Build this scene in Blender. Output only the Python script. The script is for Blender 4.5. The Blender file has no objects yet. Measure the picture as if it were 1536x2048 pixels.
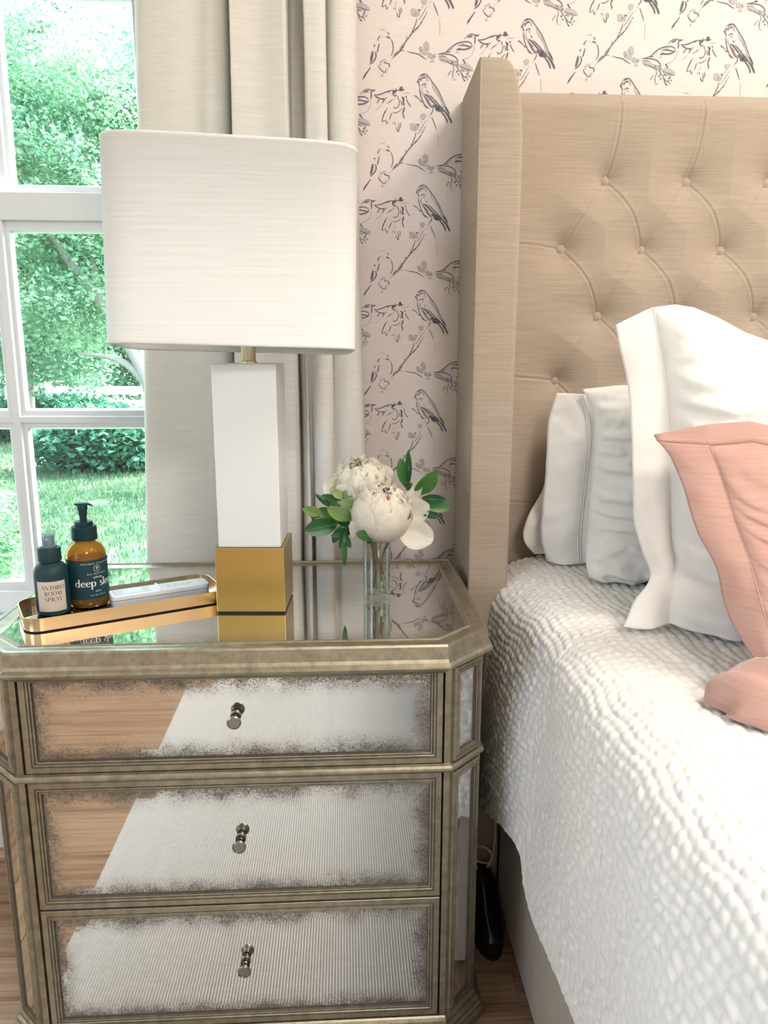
import bpy, bmesh, math, random
import numpy as np
from mathutils import Vector, Matrix, noise as mnoise

random.seed(7); rng = np.random.default_rng(7)
PI = math.pi
scene = bpy.context.scene
COL = scene.collection

# ------------------------------------------------------------------ camera
CAM = Vector((0.0, -1.48, 1.03))
PITCH, YAW, ROLL, FPX = math.radians(11.738), math.radians(3.152), math.radians(0.08), 1530.9
fwd = Vector((math.sin(YAW)*math.cos(PITCH), math.cos(YAW)*math.cos(PITCH), -math.sin(PITCH)))
rgt = Vector((math.cos(YAW), -math.sin(YAW), 0))
upv = rgt.cross(fwd)
rc = rgt*math.cos(ROLL) + upv*math.sin(ROLL)
uc = upv*math.cos(ROLL) - rgt*math.sin(ROLL)
cam_data = bpy.data.cameras.new('camera')
cam = bpy.data.objects.new('camera', cam_data)
COL.objects.link(cam)
m = Matrix((rc, uc, -fwd)).transposed().to_4x4()
m.translation = CAM
cam.matrix_world = m
cam_data.sensor_fit = 'VERTICAL'
cam_data.sensor_height = 36.0
cam_data.lens = FPX/2048*36.0
cam_data.clip_start = 0.02
cam_data.clip_end = 200
scene.camera = cam

# ------------------------------------------------------------------ world, sun, room light, exposure
world = bpy.data.worlds.new('world'); scene.world = world
world.use_nodes = True
wn = world.node_tree
sky = wn.nodes.new('ShaderNodeTexSky')
sky.sky_type = 'NISHITA'
sky.sun_disc = False
sky.sun_elevation = math.radians(52)
sky.sun_rotation = math.radians(72)
sky.air_density = 0.7; sky.dust_density = 5.0; sky.ozone_density = 0.5
hs = wn.nodes.new('ShaderNodeHueSaturation'); hs.inputs['Saturation'].default_value = 0.68      # hazy, nearly white sky
wn.links.new(sky.outputs[0], hs.inputs['Color'])
wn.links.new(hs.outputs[0], wn.nodes['Background'].inputs[0])
wn.nodes['Background'].inputs[1].default_value = 1.9
sun_d = bpy.data.lights.new('sun', 'SUN'); sun_d.energy = 20.0; sun_d.angle = math.radians(1.5)
sun_d.color = (1.0, 0.95, 0.86)
sun = bpy.data.objects.new('sun', sun_d); COL.objects.link(sun)
sun.rotation_euler = Vector((-0.70, -0.22, -0.80)).to_track_quat('-Z', 'Y').to_euler()
for nm, loc, e, size, col in (('ceiling_lamp_light', (0.75, -3.1, 2.44), 44, 0.86, (1.0, 0.94, 0.885)),
                              ('downlight_light', (1.25, -0.95, 2.56), 16, 0.66, (1.0, 0.915, 0.83))):
    ld = bpy.data.lights.new(nm, 'AREA'); ld.shape = 'DISK'; ld.size = size; ld.energy = e; ld.color = col
    lo = bpy.data.objects.new(nm, ld); COL.objects.link(lo); lo.location = loc
for nm, loc, sx, sy, d in (('window_portal', (-.78, .12, 1.28), .98, 1.56, (0, -1, 0)), ('window_portal', (-2.06, -2.2, 1.35), 1.2, 1.4, (1, 0, 0))):
    ld = bpy.data.lights.new(nm, 'AREA'); ld.shape = 'RECTANGLE'; ld.size = sx; ld.size_y = sy; ld.cycles.is_portal = True
    lo = bpy.data.objects.new(nm, ld); COL.objects.link(lo); lo.location = loc; lo.rotation_euler = Vector(d).to_track_quat('-Z', 'Z').to_euler()
vs = scene.view_settings
vs.view_transform = 'Standard'; vs.look = 'None'; vs.gamma = 1.0; vs.use_curve_mapping = False
vs.exposure = 0.86
scene.cycles.max_bounces = 10
scene.cycles.glossy_bounces = 5
scene.cycles.transmission_bounces = 8
scene.cycles.transparent_max_bounces = 10
scene.cycles.caustics_reflective = False
scene.cycles.caustics_refractive = False
scene.cycles.sample_clamp_indirect = 6.0

# ------------------------------------------------------------------ materials
class NT:
    def __init__(s, name):
        s.m = bpy.data.materials.new(name); s.m.use_nodes = True
        s.t = s.m.node_tree; s.b = s.t.nodes['Principled BSDF']; s.out = s.t.nodes['Material Output']
    def n(s, typ, **k):
        nd = s.t.nodes.new('ShaderNode'+typ)
        for a, v in k.items():
            if isinstance(a, str) and hasattr(nd, a): setattr(nd, a, v)
        return nd
    def l(s, a, b): s.t.links.new(a, b)
    def set(s, **k):
        for a, v in k.items():
            s.b.inputs[a.replace('_', ' ')].default_value = v
        return s
    def coord(s, kind='Object', scale=(1, 1, 1)):
        tc = s.n('TexCoord'); mp = s.n('Mapping'); mp.inputs['Scale'].default_value = scale
        s.l(tc.outputs[kind], mp.inputs[0]); return mp.outputs[0]
    def noise(s, vec, scale, detail=4, rough=.55):
        nd = s.n('TexNoise'); nd.inputs['Scale'].default_value = scale; nd.inputs['Detail'].default_value = detail
        nd.inputs['Roughness'].default_value = rough
        if vec is not None: s.l(vec, nd.inputs['Vector'])
        return nd.outputs['Fac']
    def ramp(s, fac, stops):
        r = s.n('ValToRGB'); e = r.color_ramp.elements
        while len(e) < len(stops): e.new(0.5)
        for i, (p, c) in enumerate(stops):
            e[i].position = p; e[i].color = (*c, 1) if len(c) == 3 else c
        s.l(fac, r.inputs[0]); return r.outputs[0]
    def math(s, op, a, b=None, clamp=False):
        nd = s.n('Math'); nd.operation = op; nd.use_clamp = clamp
        for i, v in enumerate((a, b)):
            if v is None: continue
            if isinstance(v, (int, float)): nd.inputs[i].default_value = v
            else: s.l(v, nd.inputs[i])
        return nd.outputs[0]
    def bump(s, h, strength=.3, dist=.002):
        b = s.n('Bump'); b.inputs['Strength'].default_value = strength; b.inputs['Distance'].default_value = dist
        s.l(h, b.inputs['Height']); s.l(b.outputs[0], s.b.inputs['Normal']); return b

def simple(name, col, rough=.5, metal=0.0, spec=.5, **k):
    t = NT(name); t.set(Base_Color=(*col, 1), Roughness=rough, Metallic=metal)
    t.b.inputs['Specular IOR Level'].default_value = spec
    for a, v in k.items(): t.b.inputs[a.replace('_', ' ')].default_value = v
    return t.m

def fabric(name, c1, c2, streak=(6, 6, 260), fine=900, bump=.25, rough=.9, sheen=.15, lines=True, trans=0.0):
    t = NT(name); t.set(Roughness=rough); t.b.inputs['Specular IOR Level'].default_value = .2
    t.b.inputs['Sheen Weight'].default_value = sheen
    v1 = t.coord('Object', streak); f1 = t.noise(v1, 1.0, 3)
    v2 = t.coord('Object', (streak[2]*.9, streak[2]*.9, 10)); f2 = t.noise(v2, 1.0, 2)
    v3 = t.coord('Object'); f3 = t.noise(v3, fine, 2)
    mix = t.math('ADD', t.math('MULTIPLY', f1, .62), t.math('ADD', t.math('MULTIPLY', f2, .11), t.math('MULTIPLY', f3, .27)))
    t.l(t.ramp(mix, [(.36, c1), (.64, c2)]), t.b.inputs['Base Color'])
    t.bump(mix, bump, .0012)
    if trans:
        tr = t.n('BsdfTranslucent'); tr.inputs[0].default_value = (*c2, 1)
        mx = t.n('MixShader'); mx.inputs[0].default_value = trans
        t.l(t.b.outputs[0], mx.inputs[1]); t.l(tr.outputs[0], mx.inputs[2]); t.l(mx.outputs[0], t.out.inputs[0])
    return t.m

def antique_mirror(name, tint=(.80, .80, .77), haze=.10, edge=.028, amount=.5):
    """silvered glass; foxing (dark specks) gathers toward the panel edges (UVs hold metres from the edges)"""
    t = NT(name); t.set(Metallic=1.0, Roughness=.03)
    ua = t.n('UVMap'); ua.uv_map = 'near'; ub = t.n('UVMap'); ub.uv_map = 'far'
    sa = t.n('SeparateXYZ'); sb = t.n('SeparateXYZ'); t.l(ua.outputs[0], sa.inputs[0]); t.l(ub.outputs[0], sb.inputs[0])
    d = t.math('MINIMUM', t.math('MINIMUM', sa.outputs[0], sa.outputs[1]), t.math('MINIMUM', sb.outputs[0], sb.outputs[1]))
    big = t.noise(ua.outputs[0], 22, 3)
    dd = t.math('ADD', d, t.math('MULTIPLY', t.math('SUBTRACT', big, .5), .045))
    e = t.math('SUBTRACT', 1.0, t.math('DIVIDE', dd, edge), clamp=True)
    sp = t.noise(ua.outputs[0], 760, 2, .6)
    sp2 = t.noise(ua.outputs[0], 210, 3, .6)
    sp3 = t.noise(ua.outputs[0], 60, 2, .6)
    s = t.math('ADD', t.math('MULTIPLY', sp, .62), t.math('ADD', t.math('MULTIPLY', sp2, .26), t.math('MULTIPLY', sp3, .12)))
    thr = t.math('SUBTRACT', .66, t.math('MULTIPLY', t.math('POWER', e, .8), .19*amount*2))
    fx = t.math('MULTIPLY', t.math('SUBTRACT', s, thr), 14.0, clamp=True)
    c = t.n('Mix'); c.data_type = 'RGBA'
    t.l(t.math('MULTIPLY', t.math('POWER', e, 1.6), .55), c.inputs[0]); c.inputs[6].default_value = (*tint, 1); c.inputs[7].default_value = (.40, .36, .30, 1)
    c2 = t.n('Mix'); c2.data_type = 'RGBA'
    t.l(t.math('MULTIPLY', fx, .9), c2.inputs[0]); t.l(c.outputs[2], c2.inputs[6]); c2.inputs[7].default_value = (.055, .048, .04, 1)
    t.l(c2.outputs[2], t.b.inputs['Base Color'])
    t.l(t.math('ADD', .025, t.math('MULTIPLY', fx, .45)), t.b.inputs['Roughness'])
    df = t.n('BsdfDiffuse'); df.inputs[0].default_value = (.30, .27, .22, 1)
    mx = t.n('MixShader')
    t.l(t.math('ADD', haze, t.math('MULTIPLY', e, .10)), mx.inputs[0])
    t.l(t.b.outputs[0], mx.inputs[1]); t.l(df.outputs[0], mx.inputs[2]); t.l(mx.outputs[0], t.out.inputs[0])
    return t.m

def painted_wood(name, c1, c2, metal=.55, rough=.42):
    t = NT(name); t.set(Metallic=metal)
    v = t.coord('Object'); f = t.noise(v, 60, 6, .7); f2 = t.noise(v, 900, 2)
    s = t.math('ADD', t.math('MULTIPLY', f, .6), t.math('MULTIPLY', f2, .4))
    t.l(t.ramp(s, [(.35, c1), (.62, c2)]), t.b.inputs['Base Color'])
    t.l(t.math('ADD', rough-.12, t.math('MULTIPLY', f, .25)), t.b.inputs['Roughness'])
    t.bump(s, .12, .0006); return t.m

def wood_floor(name):
    t = NT(name)
    oi = t.n('ObjectInfo'); tc = t.n('TexCoord'); ad = t.n('VectorMath'); ad.operation = 'ADD'
    cm = t.n('CombineXYZ'); t.l(t.math('MULTIPLY', oi.outputs['Random'], 37.0), cm.inputs[0]); t.l(t.math('MULTIPLY', oi.outputs['Random'], 11.0), cm.inputs[1])
    t.l(tc.outputs['Object'], ad.inputs[0]); t.l(cm.outputs[0], ad.inputs[1])
    mp = t.n('Mapping'); mp.inputs['Scale'].default_value = (2.6, 75, 75); t.l(ad.outputs[0], mp.inputs[0])
    g = t.noise(mp.outputs[0], 1.0, 6, .62)
    mp2 = t.n('Mapping'); mp2.inputs['Scale'].default_value = (7, 420, 420); t.l(ad.outputs[0], mp2.inputs[0])
    g2 = t.noise(mp2.outputs[0], 1.0, 3)
    s = t.math('ADD', t.math('MULTIPLY', g, .7), t.math('MULTIPLY', g2, .3))
    s = t.math('ADD', s, t.math('MULTIPLY', t.math('SUBTRACT', oi.outputs['Random'], .5), .08))
    t.l(t.ramp(s, [(.32, (.12, .055, .030)), (.44, (.285, .168, .10)), (.55, (.385, .252, .160)), (.70, (.455, .32, .212))]), t.b.inputs['Base Color'])
    t.set(Roughness=.33); t.bump(g2, .08, .0008); return t.m

def leafy(name, c1, c2, trans=.45, rough=.5):
    t = NT(name); t.set(Roughness=rough); t.b.inputs['Specular IOR Level'].default_value = .3
    v = t.coord('Object'); f = t.noise(v, 1.3, 3); f2 = t.noise(v, 23, 2)
    s = t.math('ADD', t.math('MULTIPLY', f, .5), t.math('MULTIPLY', f2, .5))
    c = t.ramp(s, [(.38, c1), (.62, c2)]); t.l(c, t.b.inputs['Base Color'])
    tr = t.n('BsdfTranslucent'); t.l(c, tr.inputs[0])
    mx = t.n('MixShader'); mx.inputs[0].default_value = trans
    t.l(t.b.outputs[0], mx.inputs[1]); t.l(tr.outputs[0], mx.inputs[2]); t.l(mx.outputs[0], t.out.inputs[0])
    return t.m

def pane_glass(name, tint, refl=.06):
    t = NT(name)
    tr = t.n('BsdfTransparent'); tr.inputs[0].default_value = (*tint, 1)
    gl = t.n('BsdfGlossy'); gl.inputs['Roughness'].default_value = 0.0
    lw = t.n('LayerWeight'); lw.inputs[0].default_value = .5
    mx = t.n('MixShader'); t.l(t.math('ADD', .035, t.math('MULTIPLY', t.math('POWER', lw.outputs['Facing'], 4.0), refl*10)), mx.inputs[0])
    t.l(tr.outputs[0], mx.inputs[1]); t.l(gl.outputs[0], mx.inputs[2]); t.l(mx.outputs[0], t.out.inputs[0])
    return t.m

M = {}
M['wallpaper'] = fabric('wallpaper_ground', (.71, .635, .610), (.75, .675, .65), (30, 30, 240), 700, .04, .75, 0)
M['ink'] = simple('ink_dark', (.135, .128, .168), .8)
M['ink_light'] = simple('ink_wash', (.47, .43, .44), .8)
M['white_paint'] = simple('white_trim_paint', (.66, .69, .72), .35)
M['cream_wall'] = simple('cream_wall_paint', (.80, .76, .71), .8)
M['ceiling'] = simple('ceiling_paint', (.85, .84, .82), .9)
M['floor'] = wood_floor('oak_plank')
M['subfloor'] = simple('dark_subfloor', (.06, .03, .015), .9)
M['linen'] = fabric('beige_linen', (.345, .280, .220), (.425, .350, .280), (11, 11, 430), 1300, .25)
M['linen_grey'] = fabric('grey_linen', (.40, .335, .27), (.47, .40, .33), (200, 200, 14), 1100, .2)
M['curtain'] = fabric('curtain_linen', (.72, .69, .645), (.83, .80, .76), (16, 16, 420), 1200, .3, .9, .1, trans=.16)
M['shade'] = fabric('shade_linen', (.63, .63, .62), (.70, .70, .69), (7, 7, 300), 1200, .22, .85, .05)
M['frame'] = painted_wood('champagne_paint', (.20, .178, .128), (.40, .355, .262), .82, .40)
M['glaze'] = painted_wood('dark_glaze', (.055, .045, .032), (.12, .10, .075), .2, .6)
M['frame_shaded'] = simple('drawer_gap_shade', (.05, .042, .032), .7)  # the frame's paint as in shadow: drawer gap shade put into the colour
M['mirror'] = antique_mirror('antique_mirror', (.86, .86, .84), .05, .036, .60)
M['mirror_top'] = antique_mirror('antique_mirror_top', (.80, .80, .76), .05, .045, .34)
M['mirror_small'] = antique_mirror('antique_mirror_narrow', (.80, .80, .76), .06, .014, .30)
M['pewter'] = simple('pewter_knob', (.27, .25, .22), .26, 1.0)
M['pewter_dark'] = simple('pewter_dark', (.06, .055, .05), .35, 1.0)
M['brass'] = NT('brushed_brass').set(Base_Color=(.56, .40, .135, 1), Metallic=1.0, Roughness=.3).m
M['brass_pale'] = simple('pale_brass', (.66, .58, .40), .3, 1.0)
M['tray_metal'] = simple('tray_brass', (.66, .46, .26), .34, 1.0)
M['tray_glass'] = simple('tray_mirror', (.80, .82, .81), .04, 1.0)
M['black'] = simple('black_felt', (.012, .012, .012), .8)
M['alabaster'] = simple('white_alabaster', (.70, .715, .71), .32, Subsurface_Weight=.25, Subsurface_Radius=(.02, .02, .02))
M['plastic_teal'] = simple('dark_teal_plastic', (.004, .030, .036), .5, spec=.3)
M['bottle_dark'] = simple('matte_dark_teal', (.005, .034, .044), .55, spec=.35)
M['label_dark'] = simple('dark_teal_label', (.007, .040, .050), .55, spec=.3)
M['label_cream'] = simple('cream_label', (.62, .52, .44), .7)
M['text_white'] = simple('white_print', (.82, .84, .84), .7)
M['text_dark'] = simple('black_print', (.03, .04, .045), .7)
M['amber'] = NT('amber_glass').set(Base_Color=(.80, .40, .085, 1), Roughness=.04, IOR=1.25).m
M['amber'].node_tree.nodes['Principled BSDF'].inputs['Transmission Weight'].default_value = .82
M['lotion'] = simple('lotion_cream', (.34, .19, .10), .5)
M['clear'] = pane_glass('clear_plastic', (.90, .93, .93))
M['nozzle'] = simple('grey_nozzle', (.16, .22, .26), .4)
M['remote'] = simple('remote_white', (.74, .77, .79), .35)
M['remote_grey'] = simple('remote_grey', (.50, .54, .57), .35)
M['remote_btn'] = simple('remote_button', (.62, .67, .70), .4)
M['glass'] = pane_glass('vase_glass', (.93, .95, .95))
M['water'] = pane_glass('water', (.93, .96, .93))
M['petal'] = leafy('peony_petal', (.87, .83, .73), (.90, .875, .81), .42, .6)
M['stigma'] = simple('peony_stigma', (.55, .10, .06), .6)
M['stem'] = simple('green_stem', (.16, .26, .05), .5)
M['stem_brown'] = simple('brown_stem', (.16, .085, .035), .6)
M['leaf_dark'] = leafy('leaf_dark', (.012, .075, .022), (.03, .12, .04), .15, .35)
M['leaf_mid'] = leafy('leaf_mid', (.045, .16, .035), (.085, .22, .055), .2, .38)
M['leaf_light'] = leafy('leaf_light', (.16, .27, .085), (.24, .34, .13), .2, .42)
M['cotton'] = fabric('white_cotton', (.78, .755, .715), (.82, .795, .755), (60, 60, 60), 1500, .05, .8, .2)
M['quilt'] = fabric('white_quilt', (.77, .735, .695), (.81, .775, .735), (90, 90, 90), 1300, .10, .9, .25)
M['pink'] = fabric('pink_linen', (.45, .262, .218), (.515, .315, .265), (14, 14, 420), 1300, .2, .9, .3)
M['rug'] = fabric('rug_wool', (.57, .565, .55), (.70, .695, .68), (40, 420, 40), 900, .4, .95, .2)
M['rug_groove'] = simple('rug_groove_shade', (.20, .195, .185), .95)  # rib shade put into the colour, since frontal light flattens the grooves
M['cable'] = simple('white_cable', (.62, .58, .53), .45)
M['black_gloss'] = simple('glossy_black', (.008, .008, .009), .16)
M['bark'] = painted_wood('tree_bark', (.16, .14, .13), (.30, .27, .25), 0.0, .9)
M['tree_leaf'] = leafy('tree_leaf', (.08, .22, .14), (.32, .47, .31), .48)
M['tree_leaf_far'] = leafy('far_tree_leaf', (.08, .21, .14), (.26, .42, .29), .48)
M['shrub_leaf'] = leafy('shrub_leaf', (.08, .21, .11), (.22, .37, .20), .4)
M['hedge_leaf'] = leafy('hedge_leaf', (.02, .11, .07), (.07, .22, .14), .35)
M['grass'] = leafy('grass_blade', (.045, .125, .065), (.13, .205, .11), .3)
M['lawn'] = NT('lawn_soil').m
_t = NT('lawn_ground'); _v = _t.coord('Object'); _f = _t.noise(_v, 1.6, 5, .7)
_t.l(_t.ramp(_f, [(.38, (.03, .085, .042)), (.52, (.07, .135, .065)), (.68, (.20, .205, .15))]), _t.b.inputs['Base Color']); _t.set(Roughness=.95); M['lawn'] = _t.m
_t = NT('bark_mulch'); _v = _t.coord('Object'); _f = _t.noise(_v, 30, 5, .75)
_t.l(_t.ramp(_f, [(.38, (.06, .045, .04)), (.6, (.30, .25, .23)), (.75, (.5, .45, .42))]), _t.b.inputs['Base Color']); _t.set(Roughness=.95); _t.bump(_f, 1.0, .03); M['mulch'] = _t.m
M['bulb'] = simple('frosted_bulb', (.85, .85, .83), .4)
M['fence'] = simple('white_fence_paint', (.62, .60, .50), .7)
M['pane'] = pane_glass('window_glass', (.88, .975, .95))
M['pane_clear'] = pane_glass('side_window_glass', (.97, .98, .98))
M['diffuser'] = simple('lamp_diffuser', (.9, .88, .84), .6)
M['diffuser'].node_tree.nodes['Principled BSDF'].inputs['Emission Color'].default_value = (1, .86, .7, 1)
M['diffuser'].node_tree.nodes['Principled BSDF'].inputs['Emission Strength'].default_value = 3.0

# ------------------------------------------------------------------ mesh helpers
def link(name, me, mat, parent=None, smooth=False):
    o = bpy.data.objects.new(name, me); COL.objects.link(o)
    if mat is not None and len(me.materials) == 0:
        for x in (mat if isinstance(mat, (list, tuple)) else [mat]): me.materials.append(x if not isinstance(x, str) else M[x])
    if parent is not None:
        o.parent = parent
        if parent.type == 'EMPTY': o.matrix_parent_inverse = Matrix.Translation(-Vector(parent.location))
    if smooth and len(me.polygons): me.polygons.foreach_set('use_smooth', [True]*len(me.polygons))
    return o

def mesh(name, verts, faces, mat, parent=None, smooth=False):
    me = bpy.data.meshes.new(name); me.from_pydata([tuple(v) for v in verts], [], faces); me.update()
    return link(name, me, mat, parent, smooth)

def grid_np(name, P, mat, parent=None, smooth=True, wrap_u=False):
    """P: array (nu, nv, 3)"""
    nu, nv = P.shape[:2]
    idx = np.arange(nu*nv).reshape(nu, nv)
    if wrap_u: idx = np.vstack([idx, idx[:1]])
    q = np.stack([idx[:-1, :-1], idx[1:, :-1], idx[1:, 1:], idx[:-1, 1:]], -1).reshape(-1, 4)
    return quads_np(name, P.reshape(-1, 3), q, mat, parent, smooth)

def quads_np(name, V, Q, mat, parent=None, smooth=False):
    me = bpy.data.meshes.new(name); V = np.asarray(V, np.float32); Q = np.asarray(Q, np.int32); k = Q.shape[1]
    me.vertices.add(len(V)); me.vertices.foreach_set('co', V.ravel())
    me.loops.add(Q.size); me.loops.foreach_set('vertex_index', Q.ravel())
    me.polygons.add(len(Q)); me.polygons.foreach_set('loop_start', np.arange(0, Q.size, k, dtype=np.int32))
    me.polygons.foreach_set('use_smooth', np.full(len(Q), smooth))
    me.update(calc_edges=True); me.validate()
    return link(name, me, mat, parent)

def bm_obj(name, bm, mat, parent=None, smooth=False):
    me = bpy.data.meshes.new(name); bm.normal_update(); bm.to_mesh(me); bm.free()
    return link(name, me, mat, parent, smooth)

def box_bm(bm, x0, x1, y0, y1, z0, z1, bev=0.0, seg=2):
    vs_ = [bm.verts.new((x, y, z)) for x in (x0, x1) for y in (y0, y1) for z in (z0, z1)]
    fs = [(0, 1, 3, 2), (4, 6, 7, 5), (0, 4, 5, 1), (2, 3, 7, 6), (0, 2, 6, 4), (1, 5, 7, 3)]
    F = [bm.faces.new([vs_[i] for i in f]) for f in fs]
    if bev:
        es = list({e for f in F for e in f.edges})
        bmesh.ops.bevel(bm, geom=es, offset=bev, segments=seg, affect='EDGES', profile=.6)

def box(name, x0, x1, y0, y1, z0, z1, mat, parent=None, bev=0.0, seg=2):
    bm = bmesh.new(); box_bm(bm, x0, x1, y0, y1, z0, z1, bev, seg)
    return bm_obj(name, bm, mat, parent)

def boxes(name, L, mat, parent=None, bev=0.0):
    bm = bmesh.new()
    for b in L: box_bm(bm, *b, bev)
    return bm_obj(name, bm, mat, parent)

def lathe(name, prof, mat, parent=None, n=40, loc=(0, 0, 0), axis='z', smooth=True, squash=1.0):
    V = []; F = []
    for r, z in prof:
        for i in range(n):
            a = 2*PI*i/n
            p = (r*math.cos(a), r*math.sin(a)*squash, z)
            if axis == '-y': p = (p[0], -p[2], p[1])
            V.append((p[0]+loc[0], p[1]+loc[1], p[2]+loc[2]))
    for j in range(len(prof)-1):
        for i in range(n):
            a, b = j*n+i, j*n+(i+1) % n
            F.append((a, b, b+n, a+n))
    if prof[0][0] > 1e-6: F.append(tuple(reversed(range(n))))
    if prof[-1][0] > 1e-6: F.append(tuple(range((len(prof)-1)*n, len(prof)*n)))
    o = mesh(name, V, F, mat, parent)
    if smooth:
        for p in o.data.polygons: p.use_smooth = len(p.vertices) == 4
        try: o.data.set_sharp_from_angle(angle=math.radians(35))
        except Exception: pass
    return o

def catmull(P, k=6, closed=False):
    P = [Vector(p) for p in P]; out = []; n = len(P)
    rngi = range(n if closed else n-1)
    for i in rngi:
        if closed: a, b, c, d = P[(i-1) % n], P[i], P[(i+1) % n], P[(i+2) % n]
        else: a, b, c, d = P[max(i-1, 0)], P[i], P[i+1], P[min(i+2, n-1)]
        for j in range(k):
            t = j/k
            out.append(.5*((2*b)+(c-a)*t+(2*a-5*b+4*c-d)*t*t+(3*b-a-3*c+d)*t**3))
    if not closed: out.append(P[-1])
    return out

def tube_bm(bm, P, R, n=10, cap=True):
    P = [Vector(p) for p in P]
    if not isinstance(R, (list, tuple)): R = [R]*len(P)
    rings = []; up = Vector((0, 0, 1)); prev = None
    for i, p in enumerate(P):
        d = (P[min(i+1, len(P)-1)]-P[max(i-1, 0)]).normalized()
        if prev is None:
            x = d.cross(up)
            if x.length < .1: x = d.cross(Vector((1, 0, 0)))
        else: x = prev - d*prev.dot(d)
        x.normalize(); prev = x; y = d.cross(x)
        rings.append([bm.verts.new(p+(x*math.cos(2*PI*k/n)+y*math.sin(2*PI*k/n))*R[i]) for k in range(n)])
    for a, b in zip(rings, rings[1:]):
        for k in range(n):
            f = bm.faces.new((a[k], a[(k+1) % n], b[(k+1) % n], b[k])); f.smooth = True
    if cap and len(rings) > 1:
        bm.faces.new(list(reversed(rings[0]))); bm.faces.new(rings[-1])

def tube(name, P, R, mat, parent=None, n=10, k=6, smooth_path=True):
    bm = bmesh.new()
    Q = catmull(P, k) if smooth_path else [Vector(p) for p in P]
    if isinstance(R, (list, tuple)):
        R = list(np.interp(np.linspace(0, 1, len(Q)), np.linspace(0, 1, len(R)), R))
    tube_bm(bm, Q, R, n); return bm_obj(name, bm, mat, parent)

def offset_poly(poly, o):
    n = len(poly); out = []
    for i in range(n):
        p0, p1, p2 = Vector(poly[i-1]), Vector(poly[i]), Vector(poly[(i+1) % n])
        d1, d2 = (p1-p0).normalized(), (p2-p1).normalized()
        n1, n2 = Vector((d1.y, -d1.x)), Vector((d2.y, -d2.x))
        b = n1+n2; b *= o/(b.dot(n1)) if abs(b.dot(n1)) > 1e-9 else 0
        out.append(p1+b)
    return out

def loft(name, poly, prof, mat, parent=None, close=False, caps=(True, True)):
    V = []; F = []; n = len(poly)
    for o, z in prof: V += [(p.x, p.y, z) for p in offset_poly(poly, o)]
    m_ = len(prof)
    for j in range(m_ if close else m_-1):
        a, b = j*n, ((j+1) % m_)*n
        for i in range(n): F.append((a+i, a+(i+1) % n, b+(i+1) % n, b+i))
    if not close:
        if caps[0]: F.append(tuple(reversed(range(n))))
        if caps[1]: F.append(tuple(range((m_-1)*n, m_*n)))
    return mesh(name, V, F, mat, parent)

class Frame:
    """a plane: origin, in-plane axes u, v and outward normal n"""
    def __init__(s, o, u, v, n): s.o, s.u, s.v, s.n = map(Vector, (o, u, v, n))
    def __call__(s, a, b, c=0.0): return s.o+s.u*a+s.v*b+s.n*c

def rect_frame(name, fr, W, H, prof, mat, parent=None, glaze=()):
    """moulded frame: prof = (inset, proud) rings around the W x H rectangle"""
    V = []; F = []
    for i, d in prof: V += [fr(i, i, d), fr(W-i, i, d), fr(W-i, H-i, d), fr(i, H-i, d)]
    for j in range(len(prof)-1):
        for k in range(4): F.append((j*4+k, j*4+(k+1) % 4, j*4+4+(k+1) % 4, j*4+4+k))
    o = mesh(name, V, F, mat, parent)
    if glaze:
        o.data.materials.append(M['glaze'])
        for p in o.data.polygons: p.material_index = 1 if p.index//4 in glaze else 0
    return o

def edge_uv(o, coords, W, H):
    me = o.data; a = me.uv_layers.new(name='near'); b = me.uv_layers.new(name='far')
    for l in me.loops:
        u, v = coords[l.vertex_index]
        a.data[l.index].uv = (u, v); b.data[l.index].uv = (W-u, H-v)

def mirror_panel(name, fr, W, H, inset, depth, bevel, drop, mat, parent):
    r = [(inset, depth-drop), (inset+bevel, depth)]
    V = []; C = []
    for i, d in r:
        for a, b in ((i, i), (W-i, i), (W-i, H-i), (i, H-i)): V.append(fr(a, b, d)); C.append((a-inset, b-inset))
    F = [(k, (k+1) % 4, 4+(k+1) % 4, 4+k) for k in range(4)]+[(4, 5, 6, 7)]
    o = mesh(name, V, F, mat, parent); edge_uv(o, C, W-2*inset, H-2*inset); return o

def empty(name, loc=(0, 0, 0), label=None, cat=None, group=None, kind=None):
    o = bpy.data.objects.new(name, None); COL.objects.link(o); o.empty_display_size = .05
    o.location = loc
    if label: tag(o, label, cat, group, kind)
    return o

def tag(o, label=None, cat=None, group=None, kind=None):
    if label: o['label'] = label
    if cat: o['category'] = cat
    if group: o['group'] = group
    if kind: o['kind'] = kind
    return o

def struct(o, label=None):
    o['kind'] = 'structure'
    if label: o['label'] = label
    return o

def fbm(x, y, z, o=3): return mnoise.fractal(Vector((x, y, z)), 1.0, 2.0, o)
def value_noise(A, B, f, seed):
    r = np.random.default_rng(seed); T = r.uniform(-1, 1, (64, 64)); a, b = A*f+7.3, B*f+3.1
    i, j = np.floor(a).astype(int), np.floor(b).astype(int); u, v = a-i, b-j; u = u*u*(3-2*u); v = v*v*(3-2*v)
    g = lambda x, y: T[x % 64, y % 64]
    return (g(i, j)*(1-u)+g(i+1, j)*u)*(1-v)+(g(i, j+1)*(1-u)+g(i+1, j+1)*u)*v
def creases(A, B, seed):
    """soft cloth: broad lumps plus thin ridged creases running in two directions"""
    w = .35*value_noise(A, B, 9, seed+9)
    a = value_noise(A, B, 7, seed)*.55
    a += .40*(.35-np.abs(value_noise(A*.55+w*.06, B*1.5+A*.5, 16, seed+1)))
    a += .26*(.35-np.abs(value_noise(A*1.3-B*.6, B*.8+w*.05, 27, seed+2)))
    a += .10*value_noise(A, B, 60, seed+3)
    return a
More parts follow.
